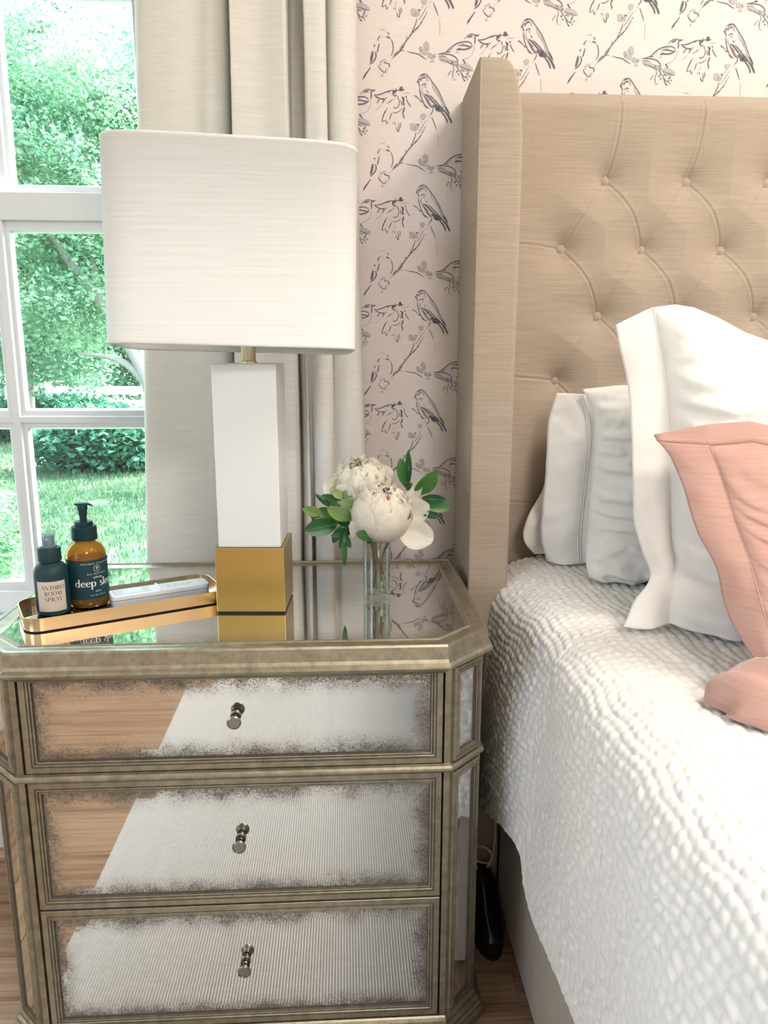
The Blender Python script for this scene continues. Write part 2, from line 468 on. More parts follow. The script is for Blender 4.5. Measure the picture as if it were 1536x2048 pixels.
def smooth_noise(U, V, fu, fv, seed):
    r = np.random.default_rng(seed); out = np.zeros_like(U)
    for k in range(7):
        a, b, p = r.uniform(.5, 1.4)*fu*r.choice([-1, 1]), r.uniform(.5, 1.4)*fv*r.choice([-1, 1]), r.uniform(0, 6.3)
        out += np.sin(a*U+b*V+p+1.3*np.sin(b*.7*V+p*2))
    return out/7

# ================================================================== THE ROOM
RX0, RX1, RY0, ZC = -1.95, 2.75, -4.3, 2.6
WX0, WX1, WZ0, WZ1 = -1.27, -0.285, 0.50, 2.06          # window opening
WT = 0.13
wall_back = struct(boxes('wall_back', [(RX0, WX0, 0, WT, 0, ZC), (WX1, RX1, 0, WT, 0, ZC), (WX0, WX1, 0, WT, 0, WZ0), (WX0, WX1, 0, WT, WZ1, ZC)], M['wallpaper']),
                   'pink cream wallpaper wall printed with grey birds')
W2 = (-2.80, -1.60, .65, 2.05)                                # second window, in the side wall
struct(boxes('wall_left', [(RX0-WT, RX0, RY0, W2[0], 0, ZC), (RX0-WT, RX0, W2[1], WT, 0, ZC), (RX0-WT, RX0, W2[0], W2[1], 0, W2[2]), (RX0-WT, RX0, W2[0], W2[1], W2[3], ZC)], M['cream_wall']))
w2 = empty('window_2', (RX0, -2.2, 0)); struct(w2, 'white side window of two tall panes')
boxes('window_frame', [(RX0-.09, RX0-.04, W2[0], W2[0]+.05, W2[2], W2[3]), (RX0-.09, RX0-.04, W2[1]-.05, W2[1], W2[2], W2[3]), (RX0-.09, RX0-.04, -2.225, -2.175, W2[2], W2[3]), (RX0-.09, RX0-.04, W2[0]+.05, W2[1]-.05, W2[2], W2[2]+.05), (RX0-.09, RX0-.04, W2[0]+.05, W2[1]-.05, W2[3]-.05, W2[3])], M['white_paint'], w2)
boxes('window_casing', [(RX0, RX0+.018, W2[0]-.08, W2[0], W2[2]-.08, W2[3]+.08), (RX0, RX0+.018, W2[1], W2[1]+.08, W2[2]-.08, W2[3]+.08), (RX0, RX0+.018, W2[0], W2[1], W2[3], W2[3]+.08), (RX0, RX0+.03, W2[0], W2[1], W2[2]-.05, W2[2])], M['white_paint'], w2)
for a_, b_ in ((W2[0]+.05, -2.225), (-2.175, W2[1]-.05)): box('pane', RX0-.068, RX0-.064, a_, b_, W2[2]+.05, W2[3]-.05, M['pane_clear'], w2)
struct(box('wall_right', RX1, RX1+WT, RY0, WT, 0, ZC, M['cream_wall']))
struct(box('wall_front', RX0, RX1, RY0-WT, RY0, 0, ZC, M['cream_wall']))
struct(box('ceiling', RX0-WT, RX1+WT, RY0-WT, WT, ZC, ZC+.2, M['ceiling']))

# wallpaper print: flat ink strokes lying on the paper, one mesh per repeat
INK=[(0,1.04,[(2.3,2.3),(4.3,8.1),(7.7,12),(12.4,13.3),(17.2,12.7),(22.1,8.3),(26.3,2.6),(31.2,-3.1),(36.8,-10.2),(41.7,-17.8),(46,-26.9),(51,-36.5),(55.3,-44.3),(58.2,-49.5)]),(0,1.19,[(0,0),(2.3,2.3),(4.3,4.5),(5.7,5.3)]),(0,0.89,[(0,0),(2.7,0.1),(4.3,1.3),(6.1,1.7)]),(0,1.34,[(5,4.3),(7,5.3),(8.4,3.7),(7.8,1.7)]),(0,1.49,[(8.4,6.2),(11.1,7.5),(12.1,5.9)]),(0,1.19,[(12.5,8.2),(15.3,6.7)]),(0,1.19,[(7,8.8),(10.4,11.4),(13.8,12.3)]),(1,2.09,[(11.8,11.4),(17.3,8.9),(20.1,5.1)]),(1,1.19,[(17.3,5.7),(20.8,1.2)]),(0,1.34,[(2.7,-0.3),(4.8,-3.4),(5.8,-6.3)]),(0,1.19,[(5.8,-6.3),(5.2,-9.9),(5.9,-15),(7.3,-20.2),(8.8,-25.3),(11.6,-31.1),(15.1,-36.9),(20,-40.8),(24.8,-42.7)]),(0,1.19,[(8.5,-6),(11.9,-3.4),(15.4,-2.7),(17.7,-4.6)]),(1,2.09,[(10,-9.2),(9.3,-13.7),(11.4,-18.2),(15.6,-22)]),(1,1.19,[(12,-7.2),(15.4,-6.5),(17.5,-9.7)]),(0,0.89,[(18,-12.9),(21.5,-17.4)]),(0,2.09,[(13.5,-19.4),(19,-21.3),(24.6,-26.4),(30.2,-32.2),(34.4,-36.1)]),(0,1.49,[(12.8,-21.4),(17.7,-26.5),(23.3,-31)]),(0,1.34,[(22.5,-20.6),(28.7,-25.1),(34.3,-30.9),(40.6,-36.6),(44.8,-39.8)]),(0,1.34,[(15.6,-25.2),(19.2,-31),(23.4,-36.8),(28.3,-40.7),(31,-41.3)]),(1,1.04,[(17.7,-25.2),(21.9,-31),(26.1,-35.5)]),(1,1.04,[(19.8,-27.8),(24,-34.2),(28.9,-38.1)]),(0,5.07,[(32.3,-35.4),(36.5,-40.6),(40.1,-44.5)]),(0,4.77,[(38.6,-38),(44.2,-43.1),(49.1,-46.3)]),(0,3.28,[(34.5,-43.2),(38.7,-45.1),(43.6,-46.4)]),(0,1.49,[(28.9,-36.8),(32.4,-40)]),(0,2.09,[(42.8,-45.7),(47.8,-50.9),(52,-56.1),(55.3,-62.6),(56.4,-66.5)]),(0,2.39,[(47.7,-44.4),(53.3,-49.5),(58.3,-56),(61.9,-62.5),(63.3,-66.7)]),(0,1.19,[(54.7,-49.5),(59.7,-57.3),(64.7,-65.4)]),(0,1.34,[(48.9,-37.9),(53.2,-43.7),(57.4,-48.8),(60.3,-53.1)]),(0,1.19,[(51.7,-37.8),(56.7,-45.6),(59.6,-50.8)]),(1,1.19,[(44.7,-32.7),(49,-40.5)]),(1,1.04,[(27,0.7),(29.9,-8.3),(34.1,-16)]),(1,0.89,[(32.6,-7),(36.2,-16),(39.7,-23.7)]),(1,0.89,[(36.8,-13.4),(41.1,-22.4),(45.4,-32.7)]),(1,0.75,[(35,-27.6),(37.8,-32.8)]),(1,0.89,[(39.6,-15.9),(44.6,-27.5),(48.9,-37.9)]),(0,1.34,[(30.4,-43.2),(29.7,-46.5),(27.7,-49.8),(25.2,-53.5)]),(0,0.75,[(29,-42.6),(30.6,-43.9)]),(0,1.19,[(-3.9,-21.6),(-1.3,-23.1),(2.6,-25.6)]),(0,0.75,[(1.2,-24.1),(7.4,-30.5)]),(0,1.19,[(6.5,-30.8),(11.6,-31.8)]),(0,1.04,[(13.4,-36.7),(16.5,-39.5),(19.6,-42.7)]),(0,1.04,[(27.8,-57),(30.6,-62.8),(33.8,-70),(36.8,-77.8)]),(1,0.6,[(38.5,-81.1),(40.1,-90.3),(40.2,-98.3),(40.2,-108.9)]),(1,2.09,[(22.9,-55.7),(24.3,-56.6)]),(1,1.79,[(18.9,-62.9),(19.8,-63.8)]),(1,1.49,[(8.5,-63),(9.6,-66.3)]),(0,1.49,[(17.6,-71.5),(13.5,-78.7),(8.7,-87.3),(2.6,-95.3),(-4.3,-101.9),(-9.1,-106.6),(-14,-112.6),(-18.1,-117.9),(-22.2,-123.3),(-25.7,-129.3),(-29.8,-135.3),(-34.7,-140),(-39.6,-144),(-43.7,-147)]),(0,0.75,[(16.5,-63.6),(13.4,-68.9),(10,-74.8),(7.3,-79.4),(4.5,-83.4),(1.1,-85.1)]),(0,1.19,[(-0.3,-82.1),(-1.7,-88.7),(-4.4,-96),(-7.8,-102.6),(-9.8,-105.9)]),(0,0.89,[(-17.7,-111.3),(-19.1,-115.9)]),(0,0.89,[(-24.3,-122.6),(-27.4,-127.3),(-29.6,-132),(-31.2,-134.6)]),(0,0.75,[(-22.2,-123.9),(-24.3,-129.3),(-27.3,-132.6)]),(0,1.19,[(-31.9,-134.7),(-36.8,-138.7),(-41.7,-144.1)]),(0,0.75,[(-35.4,-136),(-38.9,-140.7)]),(1,0.6,[(-44.4,-147.4),(-47.2,-152.1),(-48.6,-156.1)]),(0,0.89,[(0.2,-69),(3,-69.4),(1.6,-72)]),(0,0.89,[(3.3,-68.6),(5.5,-69.6),(3.7,-72.2)]),(0,1.34,[(-69.9,-119),(-67.7,-115.7),(-65.4,-111)]),(0,0.89,[(-52.2,-105),(-49.1,-108.2),(-50.8,-109.6)]),(0,1.64,[(-54.3,-112.9),(-50.8,-113.3),(-47.3,-115.1)]),(0,1.19,[(-45.9,-116.2),(-43.1,-121.4),(-41.7,-128.7),(-42.1,-134.7),(-43.8,-139.4),(-46.5,-143.4)]),(1,0.75,[(-64.7,-102.4),(-59.1,-101.1),(-54.3,-103.7)]),(1,0.75,[(-63.3,-111),(-60.5,-113)]),(1,0.75,[(-68.1,-119.6),(-65.4,-119.2)]),(1,0.75,[(-59.1,-112.9),(-57,-113.6)]),(0,1.94,[(-75.5,-129),(-74.1,-125.9)]),(0,1.49,[(-66.3,-123.6),(-67.7,-129.6),(-69.1,-135.6),(-70.2,-138.2)]),(0,3.28,[(-77.9,-136.3),(-78.8,-142.3),(-80,-148.3),(-81.7,-154.3)]),(0,1.64,[(-74.4,-136.9),(-72.3,-140.3),(-72.3,-145.6),(-75.1,-151),(-79.3,-155),(-83.5,-157.7)]),(0,1.49,[(-82.1,-162.4),(-86.3,-168.4),(-90.5,-173.8)]),(0,2.09,[(-89.1,-171.1),(-91.9,-175.9),(-94.7,-179.9)]),(0,0.89,[(-87,-169.8),(-92.6,-177.9),(-96.1,-183.3)]),(1,2.09,[(-66,-154.2),(-61.2,-151.5),(-54.9,-148.2)]),(0,1.04,[(-53.5,-150.8),(-57,-154.2),(-53.5,-155.1),(-49.3,-156.1),(-47.9,-158.1)]),(0,1.34,[(-48.6,-156.1),(-47.9,-161.5)]),(0,1.04,[(-68.1,-157.6),(-66.7,-161.6),(-63.2,-165.6),(-58.4,-169.6),(-55.6,-168.3),(-54.2,-163.6)]),(1,1.19,[(-66.7,-157.6),(-61.9,-157.2)]),(1,0.89,[(-49.3,-158.8),(-52.1,-165.6),(-54.9,-172.3)]),(1,2.98,[(-61.8,-176.4),(-60.2,-172.3)]),(0,0.75,[(-28.4,-134.6),(-24.3,-134.3),(-22.2,-135.2)]),(0,1.04,[(-18,-135.2),(-10.3,-137.2),(-3.3,-138.2),(3,-139.5),(7.9,-142.4),(12.9,-145),(17.5,-148)]),(1,0.89,[(4.3,-131.7),(5.7,-128.4),(9.2,-127.7)]),(0,1.34,[(-75.4,-21.7),(-68.8,-22),(-62,-20.3),(-55.8,-17.6),(-50.3,-15.7),(-44.9,-14.6),(-38.7,-14.2)]),(0,1.34,[(-75.4,-21.7),(-71.5,-24.9),(-66.7,-27.4),(-61.9,-28.4),(-57.2,-27.1)]),(0,1.04,[(-52.4,-17),(-48.3,-17.2)]),(0,1.04,[(-36.9,-10.4),(-36.9,-14)]),(0,0.89,[(-37.3,-14),(-31.9,-13.5),(-29.1,-13.1)]),(0,3.58,[(-42.8,-16.9),(-39.4,-16.2),(-37.3,-18.1)]),(0,2.98,[(-42.8,-18.8),(-40,-20)]),(0,1.49,[(-41.4,-20.7),(-38.7,-23),(-35.2,-21.9)]),(0,2.39,[(-38,-15.5),(-35.3,-14.5)]),(0,4.77,[(-29.1,-12.8),(-27.1,-10.9),(-25,-11.5)]),(0,2.09,[(-30.5,-14.1),(-26.4,-13.8),(-21.6,-12.5)]),(0,1.34,[(-65.4,-29.4),(-68.8,-32.6),(-70.4,-35.9)]),(0,1.34,[(-56.2,-28.4),(-58.5,-31.9),(-60.8,-35.4)]),(0,0.89,[(-52.4,-26),(-56.5,-28.6),(-61.3,-29.7)]),(0,0.89,[(-41.4,-28.4),(-46.9,-32.4),(-53,-36.6)]),(1,0.75,[(-37.3,-24.5),(-40.7,-29.1)]),(0,1.04,[(-31.8,-27.1),(-30.4,-32.2),(-31.7,-38.7),(-35.1,-42.6),(-39.3,-42.9),(-40.7,-40.1)]),(0,1.04,[(-51,-42.8),(-55.1,-48),(-58.5,-55.2),(-61.2,-63.7),(-60.5,-65.7),(-55,-63.6)]),(0,1.19,[(-53.7,-46.7),(-57.8,-53.2),(-60.5,-59.8)]),(0,1.19,[(-44.3,-51.2),(-46.1,-57),(-48.4,-62.9)]),(0,0.89,[(-55,-61.7),(-53,-69.5),(-50.2,-64.9)]),(0,0.89,[(-42.7,-50.5),(-35.8,-50.7),(-30.3,-47.8),(-26.2,-43.8)]),(1,0.75,[(-63.3,-37.7),(-65.4,-41.6),(-74.3,-47.6)]),(1,0.6,[(-59.2,-32.5),(-62.6,-36.4)]),(0,1.04,[(-36.4,-73.9),(-34.3,-78.5),(-31.5,-81.7),(-30.8,-75.2),(-32.3,-67.3)]),(0,0.89,[(-29.5,-66),(-27.7,-71.2),(-28.8,-75.8)]),(0,0.75,[(-39.9,-66.8),(-42.6,-69.4)]),(0,0.75,[(-38.5,-66.7),(-37.1,-71.3)]),(1,0.6,[(-37.1,-56.9),(-38.5,-64.8)]),(0,1.94,[(-26.3,-24.4),(-23.5,-27),(-22.8,-31.5)]),(0,2.09,[(-22.2,-25.7),(-23.5,-33.4),(-21.4,-38.6)]),(0,2.09,[(-21.4,-41.2),(-22.7,-46.4),(-24.1,-50.3)]),(0,1.49,[(-24.8,-50.3),(-22.7,-55.5),(-21.7,-60.5)]),(0,0.89,[(-20.8,-24.3),(-17.4,-23.7),(-18.7,-26.3)]),(0,1.04,[(-18.1,-26.9),(-16,-32.1),(-12.5,-37.2),(-9.7,-40.8)]),(0,0.89,[(-27.7,-29.6),(-26.2,-36.1),(-24.8,-38.6)]),(1,0.6,[(-25,-19.2),(-18.1,-17.9),(-9.9,-17.8)]),(0,1.04,[(-33.4,-23.2),(-32.9,-28.4)]),(0,1.4,[(-146.1,-46.2),(-138,-44.7),(-131,-42.5),(-126.4,-38.5),(-121.8,-34.5),(-114.9,-29.8),(-107.1,-26.9),(-97.8,-25.5),(-91.6,-25.8),(-86.8,-28.5),(-85.1,-32)]),(0,1.05,[(-101,-22.5),(-96.4,-18.2),(-91.8,-14.6),(-86.4,-13.1),(-79.3,-14.5),(-73.1,-14.1)]),(0,1.4,[(-79.3,-16.4),(-76.2,-15.3),(-73.1,-14.1)]),(0,1.58,[(-79.3,-15),(-80.8,-18.6),(-80.3,-24.2),(-81.3,-29.1)]),(1,0.88,[(-81.3,-30.5),(-81.9,-37.6),(-84.8,-44.7),(-91,-50.5),(-100.3,-53.8)]),(0,2.1,[(-93.3,-18.8),(-89.4,-16.9),(-84.8,-16.3)]),(0,1.58,[(-108.6,-32.5),(-102.4,-31),(-94.5,-32.2),(-87.5,-33.5),(-84.8,-32.3)]),(0,1.75,[(-110,-37.5),(-102.2,-38),(-94.4,-37.1),(-87.4,-34.9)]),(1,2.45,[(-111.7,-32.6),(-105.5,-30.3),(-99.3,-28.8)]),(1,1.75,[(-113.1,-39.6),(-106.9,-38.1),(-100.7,-37.3)]),(0,2.1,[(-113.1,-38.9),(-107.7,-37.4),(-103.8,-38)]),(0,1.23,[(-146.1,-46.2),(-136.4,-46),(-126.3,-46.3),(-119.2,-48.2),(-113.7,-51.7),(-110.9,-55.8),(-110.4,-58.2)]),(0,1.05,[(-131,-42.8),(-124,-42.4)]),(1,1.23,[(-124,-39.9),(-117.9,-35.5)]),(1,1.05,[(-114.6,-43.2),(-108.4,-42.6)]),(0,1.58,[(-102.2,-53.8),(-99.4,-57),(-96.2,-61.2)]),(0,1.05,[(-115.9,-58.3),(-109.6,-57.9)]),(1,6.3,[(-143.4,-51.5),(-134.7,-54.2),(-125.3,-56.8)]),(1,5.95,[(-126.1,-56.9),(-117.4,-60.2),(-107.9,-62.9)]),(1,7,[(-106.3,-63.6),(-96.9,-66.2),(-82.6,-70.2)]),(0,0.88,[(-145.7,-50.2),(-137.9,-49.3),(-130.1,-51.3)]),(0,0.88,[(-142.5,-54.6),(-133.1,-57),(-122.9,-61),(-112.6,-63.7)]),(0,0.88,[(-107.9,-65.7),(-96.8,-69.1),(-82.6,-72.8)]),(0,1.05,[(-123.8,-55.4),(-119,-59.5),(-123.6,-61.8)]),(0,1.05,[(-114.3,-59.5),(-109.5,-62.9),(-112.6,-64.4)]),(0,0.88,[(-118.1,-63.8),(-117.2,-70.9),(-119.4,-78),(-117.7,-86.6)]),(0,0.88,[(-121.1,-72.4),(-124.9,-76),(-128,-81)]),(0,1.05,[(-113.4,-63.7),(-109.3,-70),(-110.8,-73.6)]),(0,1.58,[(-111.7,-72.2),(-112.4,-75.8)]),(0,1.58,[(-109.5,-77.1),(-107.9,-80)]),(0,0.88,[(-109.4,-69.3),(-103.7,-76.3),(-98.9,-81.9),(-90.1,-84.6)]),(0,0.88,[(-103.7,-77.7),(-99.6,-86.2),(-97.1,-89)]),(0,1.58,[(-104.6,-72),(-100.7,-71.3)]),(0,1.58,[(-92.7,-75.4),(-90.4,-73.9)]),(0,1.58,[(-95,-77.9),(-91.1,-77.2)]),(0,1.4,[(-99.8,-74.1),(-99.1,-71.9)]),(0,1.4,[(-90.2,-81.8),(-87.4,-80.6)]),(0,1.4,[(-99.5,-86.9),(-96.3,-89.3)]),(0,1.23,[(-92.5,-86.1),(-91.3,-87.8)]),(0,1.05,[(-95.7,-81.9),(-92.6,-80.4)]),(1,0.88,[(-118.4,-87.3),(-112.1,-86.5)]),(1,0.88,[(-128,-77.5),(-125.6,-79.6)]),]
BLOB=[(1,12.5,-55.8,5.1,5.1),(1,-6.0,-73.0,5.7,6.0),(1,-1.8,-76.9,3.0,3.3),(1,16.8,-123.6,5.4,4.8),(1,12.8,-135.0,6.3,5.1),(1,19.0,-130.3,4.2,3.3),(1,7.1,-131.0,3.0,4.5),(1,22.6,-140.3,3.9,4.5),(1,27.6,-142.9,3.6,3.3),(1,31.0,-141.6,2.4,3.6),(1,27.6,-149.6,3.9,1.8),(1,2.4,-74.9,2.1,4.2)]

def print_mesh():
    V = []; F = []; Mi = []
    def ribbon(P, w, mi):
        n0 = len(V); n = len(P)
        for i, p in enumerate(P):
            d = (P[min(i+1, n-1)]-P[max(i-1, 0)])
            if d.length < 1e-6: d = Vector((1, 0, 0))
            d.normalize(); s = Vector((-d.y, d.x, 0)); t = i/(n-1)
            ww = w*.5*(.35+.65*min(1, 4*t, 4*(1-t)))*(1+.25*math.sin(i*2.3+p.x))
            for q in (p+s*ww, p-s*ww): V.append((q.x/1000, 0, q.y/1000))
        for i in range(n-1):
            a = n0+2*i; F.append((a, a+1, a+3, a+2)); Mi.append(mi)
    for mi, w, P in INK: ribbon(catmull([(x, z, 0) for x, z in P], 5), w*1.28, mi)
    for k, (mi, x, z, rx, rz) in enumerate(BLOB):
        n0 = len(V); n = 14
        for i in range(n):
            a = 2*PI*i/n; q = 1+.13*math.sin(3*a+k)+.08*math.sin(5*a+2*k)
            V.append(((x+rx*q*math.cos(a))/1000, 0, (z+rz*q*math.sin(a))/1000))
        F.append(tuple(range(n0, n0+n))); Mi.append(mi)
    me = bpy.data.meshes.new('bird_print'); me.from_pydata(V, [], F)
    me.materials.append(M['ink']); me.materials.append(M['ink_light']); me.polygons.foreach_set('material_index', Mi); me.update()
    return me
pm = print_mesh()
PX, PZ = .18336, .1845
for i in range(-1, 9):
    for j in range(-4, 3):
        x = .1384+i*PX; z = 1.3162+(j+(.5 if i % 2 else 0))*PZ
        if i < 0 and j < -5: continue
        o = link('bird_print', pm, None, wall_back); o.location = (x, -.0006-.00002*((i+j) % 3), z)

# floor: single boards laid parallel to the window wall
floor = struct(box('floor', RX0, RX1, RY0, 0, -.06, -.018, M['subfloor']), 'warm oak strip floor')
PW = .0748; rows = int(-RY0/PW)+2
r2 = random.Random(3)
for r in range(rows):
    y1 = -.235+3*PW-r*PW+.0108; y0 = y1-PW
    y1 = min(y1, -.001)
    if y0 < RY0: break
    x = RX0+r2.uniform(-.9, 0)
    while x < RX1:
        L = r2.uniform(.75, 1.5); a, b = max(x, RX0), min(x+L, RX1); x += L
        if b-a < .05: continue
        o = box('plank', a+.0004, b-.0004, y0+.0008, y1-.0008, -.0175, 0, M['floor'], floor)

def base_profile(name, x0, x1):
    P = [(-.0, .0), (-.018, .0), (-.018, .125), (-.014, .138), (-.010, .142), (-.008, .155), (-.004, .162), (0, .165)]
    V = [(x, y, z) for x in (x0, x1) for y, z in P]; n = len(P)
    F = [(i, i+1, n+i+1, n+i) for i in range(n-1)]+[tuple(range(n)), tuple(reversed(range(n, 2*n)))]
    return struct(mesh(name, V, F, M['white_paint']))
base_profile('baseboard_back', RX0, RX1)
P = [(-.018, 0), (-.034, 0), (-.034, .006), (-.028, .016), (-.018, .020)]
sm = mesh('trim_1', [(x, y, z) for x in (RX0, RX1) for y, z in P], [(i, (i+1) % 5, 5+(i+1) % 5, 5+i) for i in range(5)]+[(4, 3, 2, 1, 0), (5, 6, 7, 8, 9)], M['floor'])
struct(sm, 'oak shoe moulding under the white baseboard')

# window: casing, sill, two sashes with bars and panes
win = empty('window_1', (0, 0, 0)); struct(win, 'white double hung window with divided panes')
fr_ = boxes('window_frame', [(WX0, WX0+.02, .005, WT, WZ0, WZ1), (WX1-.02, WX1, .005, WT, WZ0, WZ1), (WX0, WX1, .005, WT, WZ1-.02, WZ1), (WX0, WX1, .005, WT, WZ0, WZ0+.02)], M['white_paint'], win)
boxes('window_casing', [(WX0-.085, WX0+.006, -.018, .004, WZ0-.03, WZ1+.085), (WX1-.006, WX1+.05, -.018, .004, WZ0-.03, WZ1+.085), (WX0+.006, WX1-.006, -.018, .004, WZ1-.006, WZ1+.085)], M['white_paint'], win, .003)
box('window_sill', WX0-.10, WX1+.06, -.055, .03, WZ0-.008, WZ0+.018, M['white_paint'], win, .004)
box('window_apron', WX0-.085, WX1+.05, -.016, .0, WZ0-.095, WZ0-.008, M['white_paint'], win, .003)
SX0, SX1 = WX0+.02, WX1-.02
def sash(y0, y1, z0, z1, zb, xm, bot, top, name):
    st = .045
    s = boxes('sash_frame', [(SX0, SX0+st, y0, y1, z0, z1), (SX1-st, SX1, y0, y1, z0, z1), (SX0+st, SX1-st, y0, y1, z0, z0+bot), (SX0+st, SX1-st, y0, y1, z1-top, z1)], M['white_paint'], win, .002)
    yc = (y0+y1)/2; inx0, inx1 = SX0+st, SX1-st; inz0, inz1 = z0+bot, z1-top
    def bar(a, b, horizontal):
        # moulded glazing bar: flat face, stepped and bevelled flanks
        prof = [(-.0165, yc+.004), (-.0165, yc-.003), (-.0125, yc-.006), (-.0105, yc-.006), (-.0065, y0+.001), (.0065, y0+.001), (.0105, yc-.006), (.0125, yc-.006), (.0165, yc-.003), (.0165, yc+.004)]
        n = len(prof)
        if horizontal:
            z, xa, xb = a, b[0], b[1]; V = [(x, y+.0007, z+o*.80) for x in (xa, xb) for o, y in prof]
        else:
            x, za, zb_ = a, b[0], b[1]; V = [(x+o, y, z) for z in (za, zb_) for o, y in prof]
        mesh('muntin', V, [(i, (i+1) % n, n+(i+1) % n, n+i) for i in range(n)]+[tuple(range(n)), tuple(range(n, 2*n))], M['white_paint'], win)
    for x in xm: bar(x, (inz0, inz1), False)
    bar(zb, (inx0, inx1), True)
    xs = [inx0]+list(xm)+[inx1]
    for a, b in zip(xs, xs[1:]):
        for c, d in ((inz0, zb), (zb, inz1)):
            box('pane', a, b, yc+.004, yc+.007, c, d, M['pane'], win)
            # glazing bead round each pane
            fr = Frame((a, yc+.002, c), (1, 0, 0), (0, 0, 1), (0, -1, 0))
            rect_frame('glazing_bead', fr, b-a, d-c, [(.0, .010), (.016, .009), (.019, .004), (.020, -.002)], M['white_paint'], win)
sash(.014, .046, .52, 1.312, .905, [-.9485, -.6175], .046, .048, 'lower')
sash(.052, .084, 1.275, WZ1-.02, 1.665, [-.9485, -.6175], .040, .045, 'upper')
box('sash_lock', -.80, -.74, .004, .03, 1.312, 1.326, M['brass_pale'], win, .003)

# ceiling lamp and recessed downlight that light the room
cl = empty('ceiling_lamp', (.75, -3.1, ZC), 'round white drum ceiling lamp in the middle of the room', 'ceiling lamp')
lathe('canopy', [(.0, ZC-.001), (.08, ZC-.001), (.08, ZC-.02), (.0, ZC-.022)], M['brass_pale'], cl, loc=(.75, -3.1, 0))
lathe('drum_shade', [(.455, ZC-.145), (.46, ZC-.145), (.46, ZC-.02), (.455, ZC-.02), (.455, ZC-.145)], M['shade'], cl, loc=(.75, -3.1, 0))
lathe('diffuser', [(.0, ZC-.128), (.453, ZC-.128), (.453, ZC-.122), (.0, ZC-.122)], M['diffuser'], cl, loc=(.75, -3.1, 0))
dl = empty('downlight', (1.25, -.95, ZC), 'wide round white light panel set in the ceiling', 'ceiling lamp')
lathe('trim_ring', [(.34, ZC-.001), (.38, ZC-.001), (.38, ZC-.008), (.34, ZC-.012), (.34, ZC-.001)], M['white_paint'], dl, loc=(1.25, -.95, 0))
lathe('lens', [(.0, ZC-.003), (.34, ZC-.003), (.34, ZC-.001), (.0, ZC-.001)], M['diffuser'], dl, loc=(1.25, -.95, 0))

# ribbed rug: real ribs running away from the wall
nr = 520; x0, x1 = -.493, 2.15; y0, y1 = -3.05, -.548
xs = []; hs = []
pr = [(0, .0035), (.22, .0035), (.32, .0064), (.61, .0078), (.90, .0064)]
for i in range(nr):
    for f, h in pr: xs.append(x0+(x1-x0)*(i+f)/nr); hs.append(h)
xs.append(x1); hs.append(.002)
ny = 36; ys = np.linspace(y1, y0, ny)
Pg = np.zeros((ny, len(xs), 3)); Pg[:, :, 0] = np.array(xs)[None]; Pg[:, :, 1] = ys[:, None]; Pg[:, :, 2] = np.array(hs)[None]
Pg[:, :, 0] += .0012*np.sin(ys*4)[:, None]
rug_o = grid_np('rug', Pg, M['rug'], None, True)
rug_o.data.flip_normals()
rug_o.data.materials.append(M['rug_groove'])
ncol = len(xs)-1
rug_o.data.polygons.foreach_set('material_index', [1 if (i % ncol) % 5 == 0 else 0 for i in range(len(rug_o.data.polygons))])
tag(rug_o, 'pale ribbed wool rug on the wood floor in front of the nightstand', 'rug')
bm = bmesh.new(); box_bm(bm, x0, x1, y0, y1, .0005, .002); bm_obj('rug_backing', bm, M['rug'], rug_o)

# ================================================================== OUTSIDE
def ground_z(x, y): return -.78+.016*max(0, y-2)+.05*math.sin(x*.7+y*.4)
nx_, ny_ = 50, 90
G = np.array([[(x, y, ground_z(x, y)) for y in np.linspace(-14, 46, ny_)] for x in np.linspace(-32, 16, nx_)])
lawn = grid_np('lawn', G, M['lawn'], None, True); lawn.data.flip_normals() if lawn.data.polygons[0].normal.z < 0 else None
struct(lawn, 'sunlit lawn outside the window')
r3 = np.random.default_rng(5)
def wedge_pts(n, d0, d1, a0=-25.5, a1=-9):
    d = np.sqrt(r3.uniform(d0**2, d1**2, n)); a = np.radians(r3.uniform(a0, a1, n))
    return d*np.tan(a), d-1.48
n = 95000; gx, gy = wedge_pts(n, 4.0, 17, -38, 2)
gz = np.array([ground_z(a, b) for a, b in zip(gx, gy)])
keep = np.array([mnoise.noise(Vector((a*1.1, b*1.1, 3.3))) for a, b in zip(gx, gy)]) > -.28
gx, gy, gz = gx[keep], gy[keep], gz[keep]; n = len(gx)
ang = r3.uniform(0, 6.3, n); h = r3.uniform(.03, .075, n); w = r3.uniform(.004, .010, n)
A = np.stack([gx-np.cos(ang)*w, gy-np.sin(ang)*w, gz], -1); B = np.stack([gx+np.cos(ang)*w, gy+np.sin(ang)*w, gz], -1)
T = np.stack([gx+r3.normal(0, .02, n), gy+r3.normal(0, .02, n), gz+h], -1)
V = np.stack([A, B, T], 1).reshape(-1, 3)
g = quads_np('grass', V, np.arange(n*3).reshape(-1, 3), M['grass'], None)
tag(g, 'short green grass growing on the sunlit lawn', 'grass', kind='stuff')

